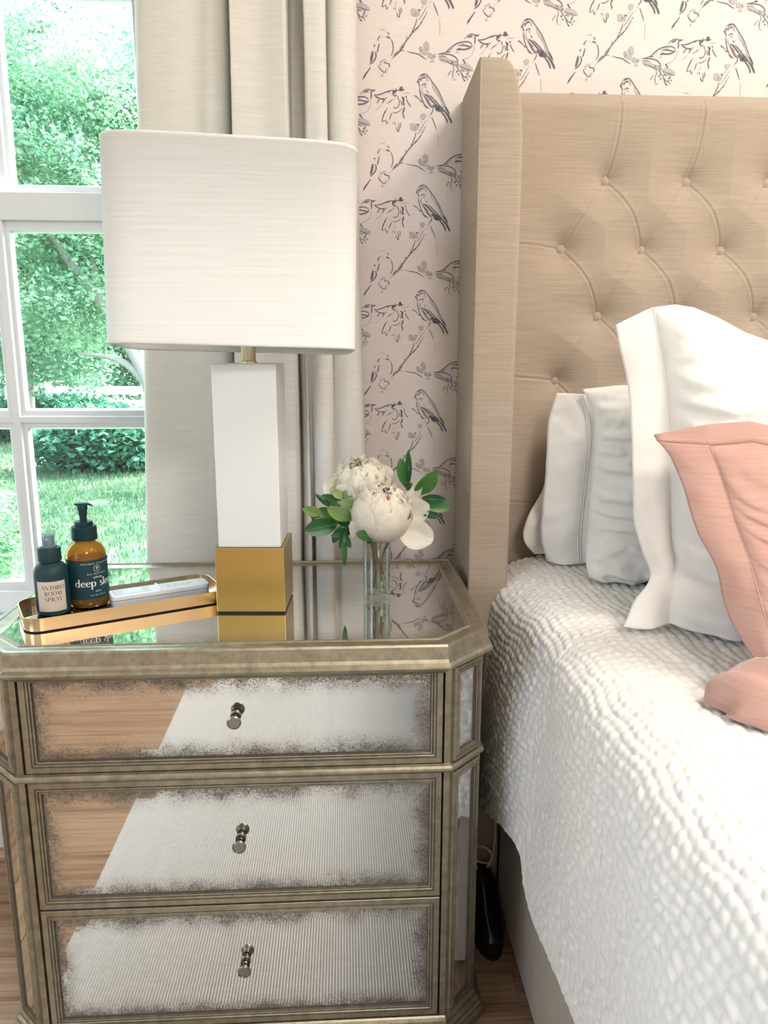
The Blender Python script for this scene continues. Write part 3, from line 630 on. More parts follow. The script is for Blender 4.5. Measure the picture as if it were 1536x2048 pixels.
def leaf_cloud(centers, radii, per, size, seed, droop=.3, flat=.55):
    """diamond leaves scattered round clump centres; returns verts, quads"""
    r = np.random.default_rng(seed); C = np.repeat(np.asarray(centers), per, 0); R = np.repeat(np.asarray(radii), per, 0)[:, None]
    n = len(C); off = r.normal(0, 1, (n, 3)); off /= np.linalg.norm(off, axis=1)[:, None]; off *= (r.uniform(0, 1, n)**.45)[:, None]
    off[:, 2] *= flat
    P = C+off*R
    d = r.normal(0, 1, (n, 3)); d[:, 2] = d[:, 2]*.5-droop; d /= np.linalg.norm(d, axis=1)[:, None]
    s = np.cross(d, r.normal(0, 1, (n, 3))); s /= np.linalg.norm(s, axis=1)[:, None]
    nn = np.cross(d, s)
    L = (size*r.uniform(.6, 1.3, n))[:, None]; W = L*.26
    V = np.stack([P-d*L*.5, P+s*W+nn*L*.06, P+d*L*.5, P-s*W+nn*L*.06], 1).reshape(-1, 3)
    return V, np.arange(n*4).reshape(-1, 4)

def tree(label, base, trunk, crown_c, crown_r, clumps, per, size, seed, mat, group='trees seen through the window', clump_r=.5):
    t = empty('leafy_tree', base, label, 'tree', group)
    bm = bmesh.new()
    for P, R in trunk:
        Q = catmull(P, 6); RR = list(np.interp(np.linspace(0, 1, len(Q)), np.linspace(0, 1, len(R)), R)); tube_bm(bm, Q, RR, 9)
    bm_obj('trunk', bm, M['bark'], t)
    r = np.random.default_rng(seed)
    c = r.normal(0, 1, (clumps, 3)); c /= np.linalg.norm(c, axis=1)[:, None]; c *= (r.uniform(.05, 1, clumps)**.4)[:, None]
    c = c*np.array(crown_r)+np.array(crown_c)
    V, Q = leaf_cloud(c, r.uniform(.6, 1.3, clumps)*clump_r, per, size, seed+1)
    f = quads_np('foliage', V, Q, mat, t); f['kind'] = 'stuff'
    return t
gz0 = lambda x, y: ground_z(x, y)-.03
tree('bright green tree with a pale forked trunk just outside the window', (-2.15, 7.5, gz0(-2.15, 7.5)),
     [([(-2.15, 7.5, gz0(-2.15, 7.5)), (-2.12, 7.5, .2), (-2.17, 7.5, .62), (-2.3, 7.48, .95), (-2.62, 7.4, 1.55), (-2.95, 7.3, 2.05), (-3.3, 7.2, 2.7)], [.13, .10, .095, .075, .06, .045, .02]),
      ([(-2.17, 7.5, .62), (-2.38, 7.5, .86), (-2.62, 7.5, .98), (-2.95, 7.45, 1.02)], [.06, .045, .03, .015]),
      ([(-2.3, 7.48, .95), (-2.1, 7.55, 1.6), (-2.05, 7.6, 2.6), (-2.2, 7.7, 3.8)], [.06, .06, .05, .02]),
      ([(-2.62, 7.4, 1.55), (-2.75, 7.5, 2.3), (-2.7, 7.5, 3.3)], [.04, .03, .015])],
     (-3.05, 7.7, 3.0), (1.65, 1.2, 1.95), 300, 190, .070, 21, M['tree_leaf'], clump_r=.42)
tree('tall pale green tree standing behind the forked tree', (-5.6, 12.5, gz0(-5.6, 12.5)),
     [([(-5.6, 12.5, gz0(-5.6, 12.5)), (-5.5, 12.5, 2), (-5.3, 12.4, 4.4), (-5.0, 12.3, 6.5)], [.16, .13, .09, .03]), ([(-5.5, 12.5, 2), (-4.9, 12.2, 3.6), (-4.4, 12, 5)], [.08, .05, .02])],
     (-5.2, 12.4, 3.7), (2.2, 1.6, 3.5), 330, 190, .105, 33, M['tree_leaf_far'], clump_r=.6)
tree('dense green tree filling the view beyond the fence', (-4.0, 18, gz0(-4.0, 18)),
     [([(-4.0, 18, gz0(-4.0, 18)), (-4.0, 18, 2), (-3.9, 18, 4.5)], [.18, .13, .05])],
     (-4.4, 18, 3.0), (3.2, 1.6, 3.6), 300, 160, .15, 41, M['tree_leaf_far'], clump_r=.8)
tree('dark green tree at the far edge of the lawn', (-9.6, 22.5, gz0(-9.6, 22.5)),
     [([(-9.6, 22.5, gz0(-9.6, 22.5)), (-9.5, 22.5, 2), (-9.3, 22.5, 4.5)], [.18, .13, .05])],
     (-9.2, 22.5, 4.4), (3.2, 1.7, 5.4), 260, 160, .16, 43, M['tree_leaf_far'], clump_r=.8)

tree('spreading tree whose crown shades the near lawn', (1.9, 8.3, gz0(1.9, 8.3)),
     [([(1.9, 8.3, gz0(1.9, 8.3)), (1.85, 8.3, 1.2), (1.7, 8.3, 2.6), (1.6, 8.2, 4.2)], [.15, .12, .09, .03]), ([(1.85, 8.3, 1.2), (1.2, 8.0, 2.4), (.5, 7.8, 3.4)], [.07, .05, .02])],
     (1.5, 8.2, 3.4), (2.3, 2.7, 1.8), 170, 120, .10, 47, M['tree_leaf'], clump_r=.45)

tree('broad green tree farther along the rail fence', (2.6, 19.5, gz0(2.6, 19.5)),
     [([(2.6, 19.5, gz0(2.6, 19.5)), (2.6, 19.5, 2), (2.7, 19.5, 4.5)], [.18, .13, .05])],
     (2.8, 19.5, 3.2), (2.3, 1.6, 3.6), 200, 120, .19, 61, M['tree_leaf_far'], clump_r=.8)
tree('rounded green tree at the side of the lawn', (-11.5, 13.5, gz0(-11.5, 13.5)),
     [([(-11.5, 13.5, gz0(-11.5, 13.5)), (-11.5, 13.5, 2), (-11.3, 13.5, 4.5)], [.18, .13, .05])],
     (-11.0, 13.5, 3.2), (2.9, 2.0, 3.6), 220, 120, .17, 63, M['tree_leaf_far'], clump_r=.8)

def shrub(label, c, r, clumps, per, size, seed, mat, cr, group='shrubs outside the window'):
    zb = ground_z(c[0], c[1])
    s = empty('round_shrub', (c[0], c[1], zb-.02), label, 'shrub', group)
    bm = bmesh.new()
    for k in range(6):
        a = k*1.05; tube_bm(bm, [(c[0], c[1], zb-.03), (c[0]+r[0]*.3*math.cos(a), c[1]+r[1]*.3*math.sin(a), zb+r[2]*.8), (c[0]+r[0]*.6*math.cos(a), c[1]+r[1]*.6*math.sin(a), zb+r[2]*1.4)], [.03, .02, .008], 6)
    bm_obj('stem', bm, M['bark'], s)
    g_ = np.random.default_rng(seed); q = g_.normal(0, 1, (clumps, 3)); q /= np.linalg.norm(q, axis=1)[:, None]; q *= (g_.uniform(.3, 1, clumps)**.3)[:, None]
    q = q*np.array(r)*.88+np.array([c[0], c[1], zb+r[2]*.98]); q[:, 2] = np.maximum(q[:, 2], zb+cr*.6)
    V, Q = leaf_cloud(q, g_.uniform(.7, 1.2, clumps)*cr, per, size, seed+1, .0, .9)
    f = quads_np('foliage', V, Q, mat, s); f['kind'] = 'stuff'
shrub('clipped bright green shrub close under the window', (-2.62, 3.35, 0), (.62, .62, .68), 260, 80, .035, 51, M['shrub_leaf'], .10)
shrub('low dark feathery shrub in the tree shade', (-3.35, 9.6, 0), (1.15, .7, .42), 160, 90, .11, 53, M['hedge_leaf'], .25)
shrub('dark green shrub in front of the white fence', (-5.4, 13.2, 0), (1.5, .6, .36), 150, 90, .12, 57, M['hedge_leaf'], .32)
# mulch bed round the near shrub
mv = [(-2.72+1.05*math.cos(a)*(1+.08*math.sin(3*a)), 3.55+.95*math.sin(a)*(1+.06*math.sin(4*a)), 0) for a in np.linspace(0, 2*PI, 40, endpoint=False)]
mv = [(x, y, ground_z(x, y)+.028) for x, y, _ in mv]; mc = (-2.72, 3.55, ground_z(-2.72, 3.55)+.06)
mb = mesh('mulch_bed', mv+[mc], [(i, (i+1) % 40, 40) for i in range(40)], M['mulch'], None, True)
tag(mb, 'brown bark mulch spread under the clipped shrub', 'mulch', kind='stuff')
fc = empty('rail_fence', (-4.0, 15.2, ground_z(-4, 15.2)), 'white horizontal rail fence beyond the lawn', 'fence')
for k, z in enumerate((-.42, -.12, .16)):
    box('rail', -11, 0.5, 15.18, 15.22, z, z+.17, M['fence'], fc, .005)
for x in (-10.2, -8.2, -6.2, -4.2, -2.6, -.4): box('post', x-.06, x+.06, 15.22, 15.34, ground_z(x, 15.3)-.05, .42, M['fence'], fc, .006)

# ================================================================== NIGHTSTAND
NS = empty('nightstand', (-.15, -.31, 0), 'antiqued mirrored three drawer nightstand with champagne painted frame', 'nightstand')
P0 = [(-.5024, -.0985), (-.5024, -.4657), (-.4377, -.529), (.1377, -.529), (.2024, -.4657), (.2024, -.0985)]
B0 = [(-.497, -.106), (-.497, -.4535), (-.447, -.5035), (.147, -.5035), (.197, -.4535), (.197, -.106)]
ZT = .651
loft('top_frame', P0, [(-.036, .640), (-.030, .6500), (-.028, .6508), (-.0245, .6515), (-.0225, .6500), (-.0205, .6496), (-.0075, .6506), (-.006, .6522), (-.001, .6518), (.0008, .6490),
      (.0022, .632), (.0040, .6275), (.0078, .6245), (.0085, .6215), (.0075, .6185), (.0035, .6165), (.0, .6155), (-.0040, .6125), (-.008, .6085), (-.030, .6085)], M['frame'], NS, close=True)
q = offset_poly(P0, -.030); V = [(p.x, p.y, .6502) for p in q]+[(p.x, p.y, .641) for p in q]
tm = mesh('top_mirror', V, [tuple(range(6)), tuple(reversed(range(6, 12)))]+[(i, 6+i, 6+(i+1) % 6, (i+1) % 6) for i in range(6)], M['mirror_top'], NS)
x_, y_ = min(p.x for p in q), min(p.y for p in q); W_, H_ = max(p.x for p in q)-x_, max(p.y for p in q)-y_
edge_uv(tm, [(v[0]-x_, v[1]-y_) for v in V], W_, H_)
core = [(-.4935, -.109), (-.4935, -.452), (-.4555, -.486), (.1555, -.486), (.1935, -.452), (.1935, -.109)]
loft('body', core, [(0, .012), (0, .612)], M['frame_shaded'], NS)
for s in (1, -1):
    X = lambda x: -.15+s*(x+.15)
    pp = [(X(.1388), -.5035), (X(.147), -.5035), (X(.197), -.4535), (X(.197), -.4435), (X(.1388), -.4755)]
    if s < 0: pp = list(reversed(pp))
    loft('corner_post', pp, [(0, .03), (0, .611)], M['frame'], NS)
for x0, x1 in ((-.4965, -.4925), (.1925, .1965)): box('side_panel', x0, x1, -.447, -.1065, .03, .611, M['frame'], NS)
box('back_panel', -.494, .194, -.1095, -.1045, .03, .611, M['frame'], NS)
box('top_rail', -.4386, .1386, -.5030, -.484, .6165, .6245, M['frame'], NS)
loft('waist_moulding', B0, [(-.012, .4520), (.0010, .4520), (.0030, .4530), (.0060, .4545), (.0075, .4575), (.0070, .4605), (.0045, .4632), (.0015, .4640), (.0005, .4645), (-.012, .4645)], M['frame'], NS)
loft('base_moulding', B0, [(-.02, .0), (.0172, .0), (.0172, .0145), (.0160, .0165), (.0148, .0170), (.0140, .0225), (.0122, .0245), (.0108, .0250), (.0098, .0305), (.0078, .0330), (.0060, .0335), (.0045, .0390), (.0020, .0430), (.0, .0450), (-.02, .0450)], M['frame'], NS)
XL, XR = -.4356, .1361
PR = [(0, -.017), (0, -.0006), (.0006, 0), (.0082, 0), (.0088, -.0012), (.0094, -.0012), (.0100, .0002), (.0118, .0004), (.0126, -.0006), (.0132, -.0018), (.0138, -.0018), (.0146, -.0008), (.0160, -.0012), (.0174, -.0046)]
KZ = [.5427, .3545, .1515]
for k, (za, zb) in enumerate(((.4655, .6145), (.2526, .4505), (.0478, .2496))):
    fr = Frame((XL, -.5035, za), (1, 0, 0), (0, 0, 1), (0, -1, 0)); W, H = XR-XL, zb-za
    d = rect_frame('drawer', fr, W, H, PR, M['frame'], NS, (3, 4, 8, 9, 12))  # innermost dark ring is glaze plus a painted shadow line round the mirror
    mirror_panel('drawer_mirror', fr, W, H, .0168, -.0042, .0125, .0007, M['mirror'], d)
    KL = (-.149, -.4993, KZ[k])
    kb = lathe('knob', [(.0, -.002), (.0072, -.002), (.0076, .0015), (.0050, .0025), (.0042, .0050), (.0052, .0060), (.0052, .0075), (.0042, .0085), (.0040, .0105), (.0052, .0115), (.0052, .0130), (.0046, .0140), (.0056, .0160), (.0088, .0180), (.0098, .0200), (.0096, .0216), (.0082, .0224), (.0079, .0216), (.0, .0216)], M['pewter'], d, 28, KL, '-y')
    for q in (.0030, .0092): lathe('knob_ring', [(.0046, q), (.0064, q+.0006), (.0068, q+.0014), (.0064, q+.0022), (.0046, q+.0028), (.0046, q)], M['pewter_dark'], kb, 24, KL, '-y')
# canted corners and sides carry narrow bevelled mirrors
PC = [(0, -.0036), (0, .0012), (.0006, .0018), (.0040, .0018), (.0045, .0008), (.0052, .0008), (.0058, .0020), (.0074, .0020), (.0080, .0006), (.0088, .0006), (.0096, .0014), (.0112, .0010), (.0118, -.0025)]
for s in (1, -1):
    X = lambda x: -.15+s*(x+.15)
    c = .70711
    for za, zb in ((.4675, .6070), (.0475, .4495)):
        a = Vector((X(.1505), -.5000, za)); b = Vector((X(.1935), -.4570, za))
        if s > 0: fr = Frame(a, (c, c, 0), (0, 0, 1), (c, -c, 0))
        else: fr = Frame(b, (c, -c, 0), (0, 0, 1), (-c, -c, 0))
        W = (b-a).length; fr.o = fr.o+fr.n*.0034
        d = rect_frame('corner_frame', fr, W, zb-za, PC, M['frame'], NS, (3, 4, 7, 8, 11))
        mirror_panel('corner_mirror', fr, W, zb-za, .0115, -.0008, .0075, .0011, M['mirror_small'], d)
        if s > 0: fr = Frame((.1966, -.4400, za), (0, 1, 0), (0, 0, 1), (1, 0, 0))
        else: fr = Frame((-.4966, -.1150, za), (0, -1, 0), (0, 0, 1), (-1, 0, 0))
        fr.o = fr.o+fr.n*.0034
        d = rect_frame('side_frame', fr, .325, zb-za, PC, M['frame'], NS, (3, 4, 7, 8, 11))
        mirror_panel('side_mirror', fr, .325, zb-za, .0115, -.0006, .0100, .0010, M['mirror'], d)

# ================================================================== TABLE LAMP
LC = Vector((-.1345, -.336, ZT+.0012)); LR = Matrix.Rotation(math.radians(-3.0), 4, 'Z')
lamp = empty('table_lamp', (LC.x, LC.y, ZT-.0007), 'white column table lamp with square brass foot and linen shade', 'lamp')
def lbox(name, hx, hy, z0, z1, mat, bev, parent=lamp):
    bm = bmesh.new(); box_bm(bm, -hx, hx, -hy, hy, z0, z1, bev, 2)
    bm.transform(Matrix.Translation((LC.x, LC.y, 0)) @ LR); return bm_obj(name, bm, mat, parent)
lbox('felt_foot', .0492, .0492, ZT-.0007, ZT+.0022, M['black'], .0005)
lbox('brass_base', .0507, .0507, ZT+.0022, .7500, M['brass'], .0007)
col_ = lbox('column', .0458, .0458, .7500, 1.0150, M['alabaster'], .0022)
lathe('neck', [(.0, 1.0145), (.0122, 1.0145), (.0122, 1.0175), (.0108, 1.0185), (.0104, 1.020), (.0104, 1.040), (.0104, 1.075), (.008, 1.078), (.0, 1.078)], M['brass_pale'], lamp, 32, (LC.x, LC.y, 0))
lathe('bulb', [(.0, 1.078), (.013, 1.080), (.014, 1.10), (.026, 1.13), (.030, 1.15), (.026, 1.17), (.012, 1.182), (.0, 1.184)], M['bulb'], lamp, 24, (LC.x, LC.y, 0))
# softly rectangular shade
SC = Vector((-.1505, -.337, 0)); HX, HY, SE = .1668, .1080, 6.5
def sup(a, hx, hy, e):
    c, s = math.cos(a), math.sin(a)
    return hx*math.copysign(abs(c)**(2/e), c), hy*math.copysign(abs(s)**(2/e), s)
def shade_ring(z, d, n=96):
    out = []
    for i in range(n):
        a = 2*PI*i/n; a = a-.18*math.sin(4*a)
        x, y = sup(a, HX+d, HY+d, SE); out.append(Vector((x, y, z)))
    return out
ST = Matrix.Translation((SC.x, SC.y, 1.0345)) @ Matrix.Rotation(math.radians(3.4), 4, 'Z') @ Matrix.Rotation(math.radians(1.3), 4, 'Y') @ Matrix.Rotation(math.radians(-2.2), 4, 'X')
Pr = [(.0, .000), (.0007, .0012), (.0007, .004), (0, .0046), (0, .255), (.0007, .2556), (.0007, .2585), (0, .260), (-.0022, .260), (-.0030, .2585), (-.0026, .2556), (-.0022, .255), (-.0022, .0046), (-.0030, .004), (-.0030, .0012), (-.0022, 0)]
V = []; F = []; N = 96
for d, z in Pr: V += [ST @ v for v in shade_ring(z, d)]
for j in range(len(Pr)):
    a, b = j*N, ((j+1) % len(Pr))*N
    for i in range(N): F.append((a+i, a+(i+1) % N, b+(i+1) % N, b+i))
sh = mesh('lamp_shade', V, F, M['shade'], lamp, True)
bm = bmesh.new()
for a in (0, PI/2, PI, 3*PI/2):
    x, y = sup(a, HX-.002, HY-.002, SE); p = ST @ Vector((x, y, .235)); tube_bm(bm, [(LC.x, LC.y, 1.262), p], .0016, 6)
tube_bm(bm, [(LC.x, LC.y, 1.076), (LC.x+.03, LC.y, 1.10), (LC.x+.038, LC.y, 1.17), (LC.x, LC.y, 1.262)], .0015, 6)
bm_obj('shade_spider', bm, M['brass_pale'], lamp)

# ================================================================== TRAY AND WHAT STANDS IN IT
TC = Vector((-.3331, -.348)); TA = math.radians(27.05); TL, TW = .287, .110
def trr(d, n=8, rad=.024):
    hx, hy, r = TL/2+d, TW/2+d, rad+d; out = []
    for cx, cy, a0 in ((hx-r, hy-r, 0), (-hx+r, hy-r, PI/2), (-hx+r, -hy+r, PI), (hx-r, -hy+r, 3*PI/2)):
        for i in range(n+1):
            a = a0+PI/2*i/n; x, y = cx+r*math.cos(a), cy+r*math.sin(a)
            out.append((TC.x+x*math.cos(TA)-y*math.sin(TA), TC.y+x*math.sin(TA)+y*math.cos(TA)))
    return out
def ringloft(name, rings, mat, parent, close=False, cap=None):
    V = []; F = []; n = len(rings[0][0])
    for pts, z in rings: V += [(x, y, z) for x, y in pts]
    k = len(rings)
    for j in range(k if close else k-1):
        a, b = j*n, ((j+1) % k)*n
        for i in range(n): F.append((a+i, a+(i+1) % n, b+(i+1) % n, b+i))
    if cap: F.append(tuple(range((k-1)*n, k*n))); F.append(tuple(reversed(range(n))))
    return mesh(name, V, F, mat, parent)
tray = empty('vanity_tray', (TC.x, TC.y, ZT-.0007), 'narrow brass rimmed tray with mirrored bottom set askew on nightstand', 'tray')
TB = ZT-.0007
rim = ringloft('rim', [(trr(0), TB+.0020), (trr(0), TB+.0198), (trr(-.0006), TB+.0203), (trr(-.0012), TB+.0198), (trr(-.0012), TB+.0020)], M['tray_metal'], tray, close=True)
ringloft('tray_foot', [(trr(-.003), TB), (trr(-.003), TB+.0030)], M['black'], tray, cap=True)
ringloft('mirror_bottom', [(trr(-.0013), TB+.0030), (trr(-.0013), TB+.0058)], M['tray_glass'], tray, cap=True)
TZ = TB+.0060

# --- lettering
def ell(cx, cy, rx, ry, a0, a1, w0, w1, n=18):
    P, Wd = [], []
    for i in range(n+1):
        a = math.radians(a0+(a1-a0)*i/n); P.append((cx+rx*math.cos(a), cy+ry*math.sin(a))); Wd.append(w1+(w0-w1)*abs(math.cos(a))**1.3)
    return P, Wd
K, k_ = .155, .045
def ln(w, *p): return list(p), [w]*len(p)
GLYPH = {
 'A': ([ln(k_, (.02, 0), (.36, 1)), ln(K, (.36, 1), (.72, 0)), ln(k_, (-.04, .02), (.12, .02)), ln(k_, (.60, .02), (.84, .02))], .80),
 'N': ([ln(k_, (.06, 0), (.06, 1)), ln(K, (.06, 1), (.66, 0)), ln(k_, (.66, 0), (.66, 1)), ln(k_, (.56, .98), (.76, .98))], .82),
 'T': ([ln(k_, (0, .98), (.64, .98)), ln(K, (.32, 0), (.32, 1)), ln(k_, (.02, .8), (.02, .98)), ln(k_, (.62, .8), (.62, .98))], .66),
 'H': ([ln(K, (.1, 0), (.1, 1)), ln(K, (.62, 0), (.62, 1)), ln(k_, (.1, .5), (.62, .5)), ln(k_, (-.02, .02), (.22, .02)), ln(k_, (-.02, .98), (.22, .98)), ln(k_, (.5, .02), (.74, .02)), ln(k_, (.5, .98), (.74, .98))], .76),
 'R': ([ln(K, (.1, 0), (.1, 1)), ln(k_, (.1, .98), (.34, .98)), ell(.34, .74, .22, .24, 90, -90, K, k_), ln(k_, (.1, .5), (.34, .5)), ln(K, (.34, .5), (.66, 0)), ln(k_, (-.02, .02), (.22, .02))], .72),
 'O': ([ell(.42, .5, .36, .49, 0, 360, K, k_, 30)], .88),
 'M': ([ln(k_, (.06, 0), (.06, 1)), ln(K, (.06, 1), (.42, .05)), ln(k_, (.42, .05), (.80, 1)), ln(K, (.80, 0), (.80, 1)), ln(k_, (.70, .02), (.92, .02))], .96),
 'S': ([ell(.27, .74, .21, .24, 40, 250, .10, .06), (ell(.27, .26, .23, .25, 100, -140, .13, .06)), ln(K*.8, (.16, .60), (.27, .5), (.40, .40))], .60),
 'P': ([ln(K, (.1, 0), (.1, 1)), ln(k_, (.1, .98), (.34, .98)), ell(.34, .72, .24, .26, 90, -90, K, k_), ln(k_, (.1, .46), (.34, .46)), ln(k_, (-.02, .02), (.22, .02))], .66),
 'Y': ([ln(K, (.0, 1), (.32, .45)), ln(k_, (.66, 1), (.32, .45)), ln(K, (.32, .45), (.32, 0))], .64),
 'd': ([ell(.27, .30, .22, .29, 0, 360, K, k_, 24), ln(K, (.50, 0), (.50, .98)), ln(k_, (.38, .96), (.5, .98)), ln(k_, (.5, .02), (.62, .02))], .66),
 'e': ([ell(.28, .30, .23, .29, 20, 315, K, k_, 22), ln(k_, (.07, .33), (.49, .33))], .54),
 'p': ([ln(K, (.10, -.36), (.10, .58)), ell(.33, .30, .22, .29, 0, 360, K, k_, 24), ln(k_, (-.02, .56), (.10, .58)), ln(k_, (-.02, -.35), (.24, -.35))], .62),
 's': ([ell(.22, .45, .15, .14, 30, 250, .09, .06), ell(.22, .15, .17, .15, 100, -150, .12, .06), ln(K*.7, (.13, .37), (.22, .30), (.32, .24))], .46),
 'l': ([ln(K, (.10, 0), (.10, .98)), ln(k_, (-.02, .96), (.10, .98)), ln(k_, (-.01, .02), (.21, .02))], .26),
 ' ': ([], .36)}
def serif_text(txt, h, gap=.10):
    V = []; F = []; x = 0
    for ch in txt:
        st, adv = GLYPH[ch]
        for P, Wd in st:
            P = [Vector((p[0], p[1])) for p in P]; n = len(P); n0 = len(V)
            for i, p in enumerate(P):
                d = P[min(i+1, n-1)]-P[max(i-1, 0)]; d.normalize(); s_ = Vector((-d.y, d.x))*Wd[i]*.5
                V += [((p.x+s_.x+x)*h, (p.y+s_.y)*h), ((p.x-s_.x+x)*h, (p.y-s_.y)*h)]
            F += [(n0+2*i, n0+2*i+1, n0+2*i+3, n0+2*i+2) for i in range(n-1)]
        x += adv+gap
    w = (x-gap)*h
    return [(a-w/2, b) for a, b in V], F
def font_text(txt, h, gap=1.0, shear=0.0):
    cu = bpy.data.curves.new('lettering', 'FONT'); cu.body = txt; cu.size = h*1.38; cu.align_x = 'CENTER'; cu.resolution_u = 2
    cu.space_character = gap; cu.shear = shear
    o = bpy.data.objects.new('lettering', cu); COL.objects.link(o)
    me = bpy.data.meshes.new_from_object(o.evaluated_get(bpy.context.evaluated_depsgraph_get()))
    V = [(v.co.x, v.co.y) for v in me.vertices]; F = [tuple(p.vertices) for p in me.polygons]
    bpy.data.objects.remove(o); bpy.data.curves.remove(cu); bpy.data.meshes.remove(me)
    return V, F
def wrap(items, c, r, a0):
    """place flat lettering (V, F, x, z) on a cylinder; a0 = heading of the label centre, 0 toward the room, + to the right"""
    VV = []; FF = []
    for V, F, x, z in items:
        n0 = len(VV)
        for a, b in V:
            t = a0+(a+x)/r; VV.append((c[0]+r*math.sin(t), c[1]-r*math.cos(t), z+b))
        FF += [tuple(i+n0 for i in f) for f in F]
    return VV, FF
def cyl_patch(name, c, r, a0, a1, z0, z1, mat, parent, n=24):
    V = [(c[0]+r*math.sin(a), c[1]-r*math.cos(a), z) for z in (z0, z1) for a in np.linspace(a0, a1, n+1)]
    return mesh(name, V, [(i, i+1, n+2+i, n+1+i) for i in range(n)], mat, parent, True)

# --- room spray
SPC = (-.4255, -.3805)
sp = empty('spray_bottle', (*SPC, TZ), 'matte dark teal spray bottle with cream label in the tray', 'bottle')
lathe('bottle_body', [(.0, TZ), (.0195, TZ), (.0222, TZ+.0012), (.0236, TZ+.005), (.0238, TZ+.010), (.0238, TZ+.058), (.0232, TZ+.064), (.0212, TZ+.0695), (.0178, TZ+.0735), (.0140, TZ+.0762), (.0128, TZ+.0785), (.0128, TZ+.084), (.0, TZ+.084)], M['bottle_dark'], sp, 48, (*SPC, 0))
lathe('collar', [(.0, TZ+.0780), (.0156, TZ+.0780), (.0162, TZ+.0788), (.0160, TZ+.0965), (.0152, TZ+.0978), (.0, TZ+.0978)], M['plastic_teal'], sp, 40, (*SPC, 0))
nz = lathe('nozzle', [(.0, TZ+.0975), (.0098, TZ+.0975), (.0098, TZ+.1005), (.0086, TZ+.1010), (.0084, TZ+.1145), (.0076, TZ+.1160), (.0, TZ+.1160)], M['nozzle'], sp, 32, (*SPC, 0))
lathe('spray_hole', [(.0, .0080), (.0016, .0080), (.0016, .0088), (.0, .0090)], M['remote_btn'], nz, 16, (SPC[0]+.0008, SPC[1], TZ+.111), '-y')
lathe('clear_cap', [(.0116, TZ+.0978), (.0116, TZ+.1185), (.0106, TZ+.1205), (.0, TZ+.1208), (.0, TZ+.1200), (.0100, TZ+.1195), (.0108, TZ+.1180), (.0108, TZ+.0978)], M['clear'], sp, 32, (*SPC, 0))
A0 = math.radians(16)
lb = cyl_patch('label', SPC, .02395, A0-math.radians(50), A0+math.radians(50), TZ+.0075, TZ+.0520, M['label_cream'], sp)
it = []
for tx, z in (('ANTHRO', .0398), ('ROOM', .0313), ('SPRAY', .0228)):
    V, F = serif_text(tx, .0062, .13); it.append((V, F, .0010, TZ+z))
V, F = font_text('CLEAN SCENT  -  4 FL OZ', .0011, 1.1) if False else ([], [])
for z, w in ((.0165, .012), (.0125, .013), (.0110, .013)):
    it.append(([(-w/2, 0), (w/2, 0), (w/2, .0003), (-w/2, .0003)], [(0, 1, 2, 3)], 0, TZ+z))
V, F = wrap(it, SPC, .02408, A0+math.radians(4)); mesh('lettering', V, F, M['text_dark'], lb)

# --- lotion pump bottle
LPC = (-.3853, -.3455); r = .0292
lp = empty('lotion_bottle', (*LPC, TZ), 'amber glass lotion bottle with black pump and dark teal label', 'bottle')
Bt = [(.0, TZ), (.0235, TZ), (.0272, TZ+.0015), (.0290, TZ+.006), (r, TZ+.011), (r, TZ+.073), (.0285, TZ+.0795), (.0262, TZ+.0870), (.0222, TZ+.0932), (.0172, TZ+.0970), (.0146, TZ+.0992), (.0140, TZ+.1020), (.0140, TZ+.108)]
Bi = [(max(a-.0022, 0), z+(.0035 if i < 3 else 0)) for i, (a, z) in enumerate(Bt)]
lathe('glass_body', Bt+list(reversed(Bi)), M['amber'], lp, 56, (*LPC, 0))
lathe('lotion_fill', [(.0, TZ+.0042), (.021, TZ+.0042), (.0252, TZ+.0065), (.0262, TZ+.012), (.0262, TZ+.073), (.0, TZ+.073)], M['lotion'], lp, 40, (*LPC, 0))
lathe('pump_collar', [(.0, TZ+.1010), (.0176, TZ+.1010), (.0182, TZ+.1020), (.0180, TZ+.1205), (.0172, TZ+.1215), (.0130, TZ+.1218), (.0130, TZ+.1275), (.0122, TZ+.1285), (.0, TZ+.1285)], M['plastic_teal'], lp, 40, (*LPC, 0))
ph = lathe('pump_head', [(.0, TZ+.1280), (.0052, TZ+.1280), (.0052, TZ+.1380), (.0062, TZ+.1385), (.0064, TZ+.1450), (.0072, TZ+.1455), (.0074, TZ+.1530), (.0066, TZ+.1545), (.0, TZ+.1548)], M['plastic_teal'], lp, 28, (*LPC, 0))
bm = bmesh.new()
hd = math.radians(18)
for sgn, L, z1 in ((1, .0150, -.0035), (-1, .0105, .0010)):
    pts = []
    for t, w, hh, dz in ((0, .0062, .0030, 0), (.55, .0058, .0026, .0002), (.85, .0045, .0022, z1*.5), (1, .0030, .0018, z1)):
        x = sgn*t*L
        ring = [(x, w, dz), (x, w*.7, dz+hh), (x, -w*.7, dz+hh), (x, -w, dz)]
        pts.append([bm.verts.new((LPC[0]+a*math.cos(hd)-b*math.sin(hd), LPC[1]+a*math.sin(hd)+b*math.cos(hd)-.001, TZ+.1530+c)) for a, b, c in ring])
    for a, b in zip(pts, pts[1:]):
        for i in range(4): bm.faces.new((a[i], a[(i+1) % 4], b[(i+1) % 4], b[i]))
    bm.faces.new(pts[-1])
bmesh.ops.recalc_face_normals(bm, faces=bm.faces[:])
bm_obj('pump_spout', bm, M['plastic_teal'], ph)
A1 = math.radians(46)
lb = cyl_patch('label', LPC, r+.00015, A1-math.radians(118), A1+math.radians(118), TZ+.0150, TZ+.0745, M['label_dark'], lp, 40)
it = []
V, F = serif_text('deep sleep', .0118, .06); it.append((V, F, .0005, TZ+.0345))
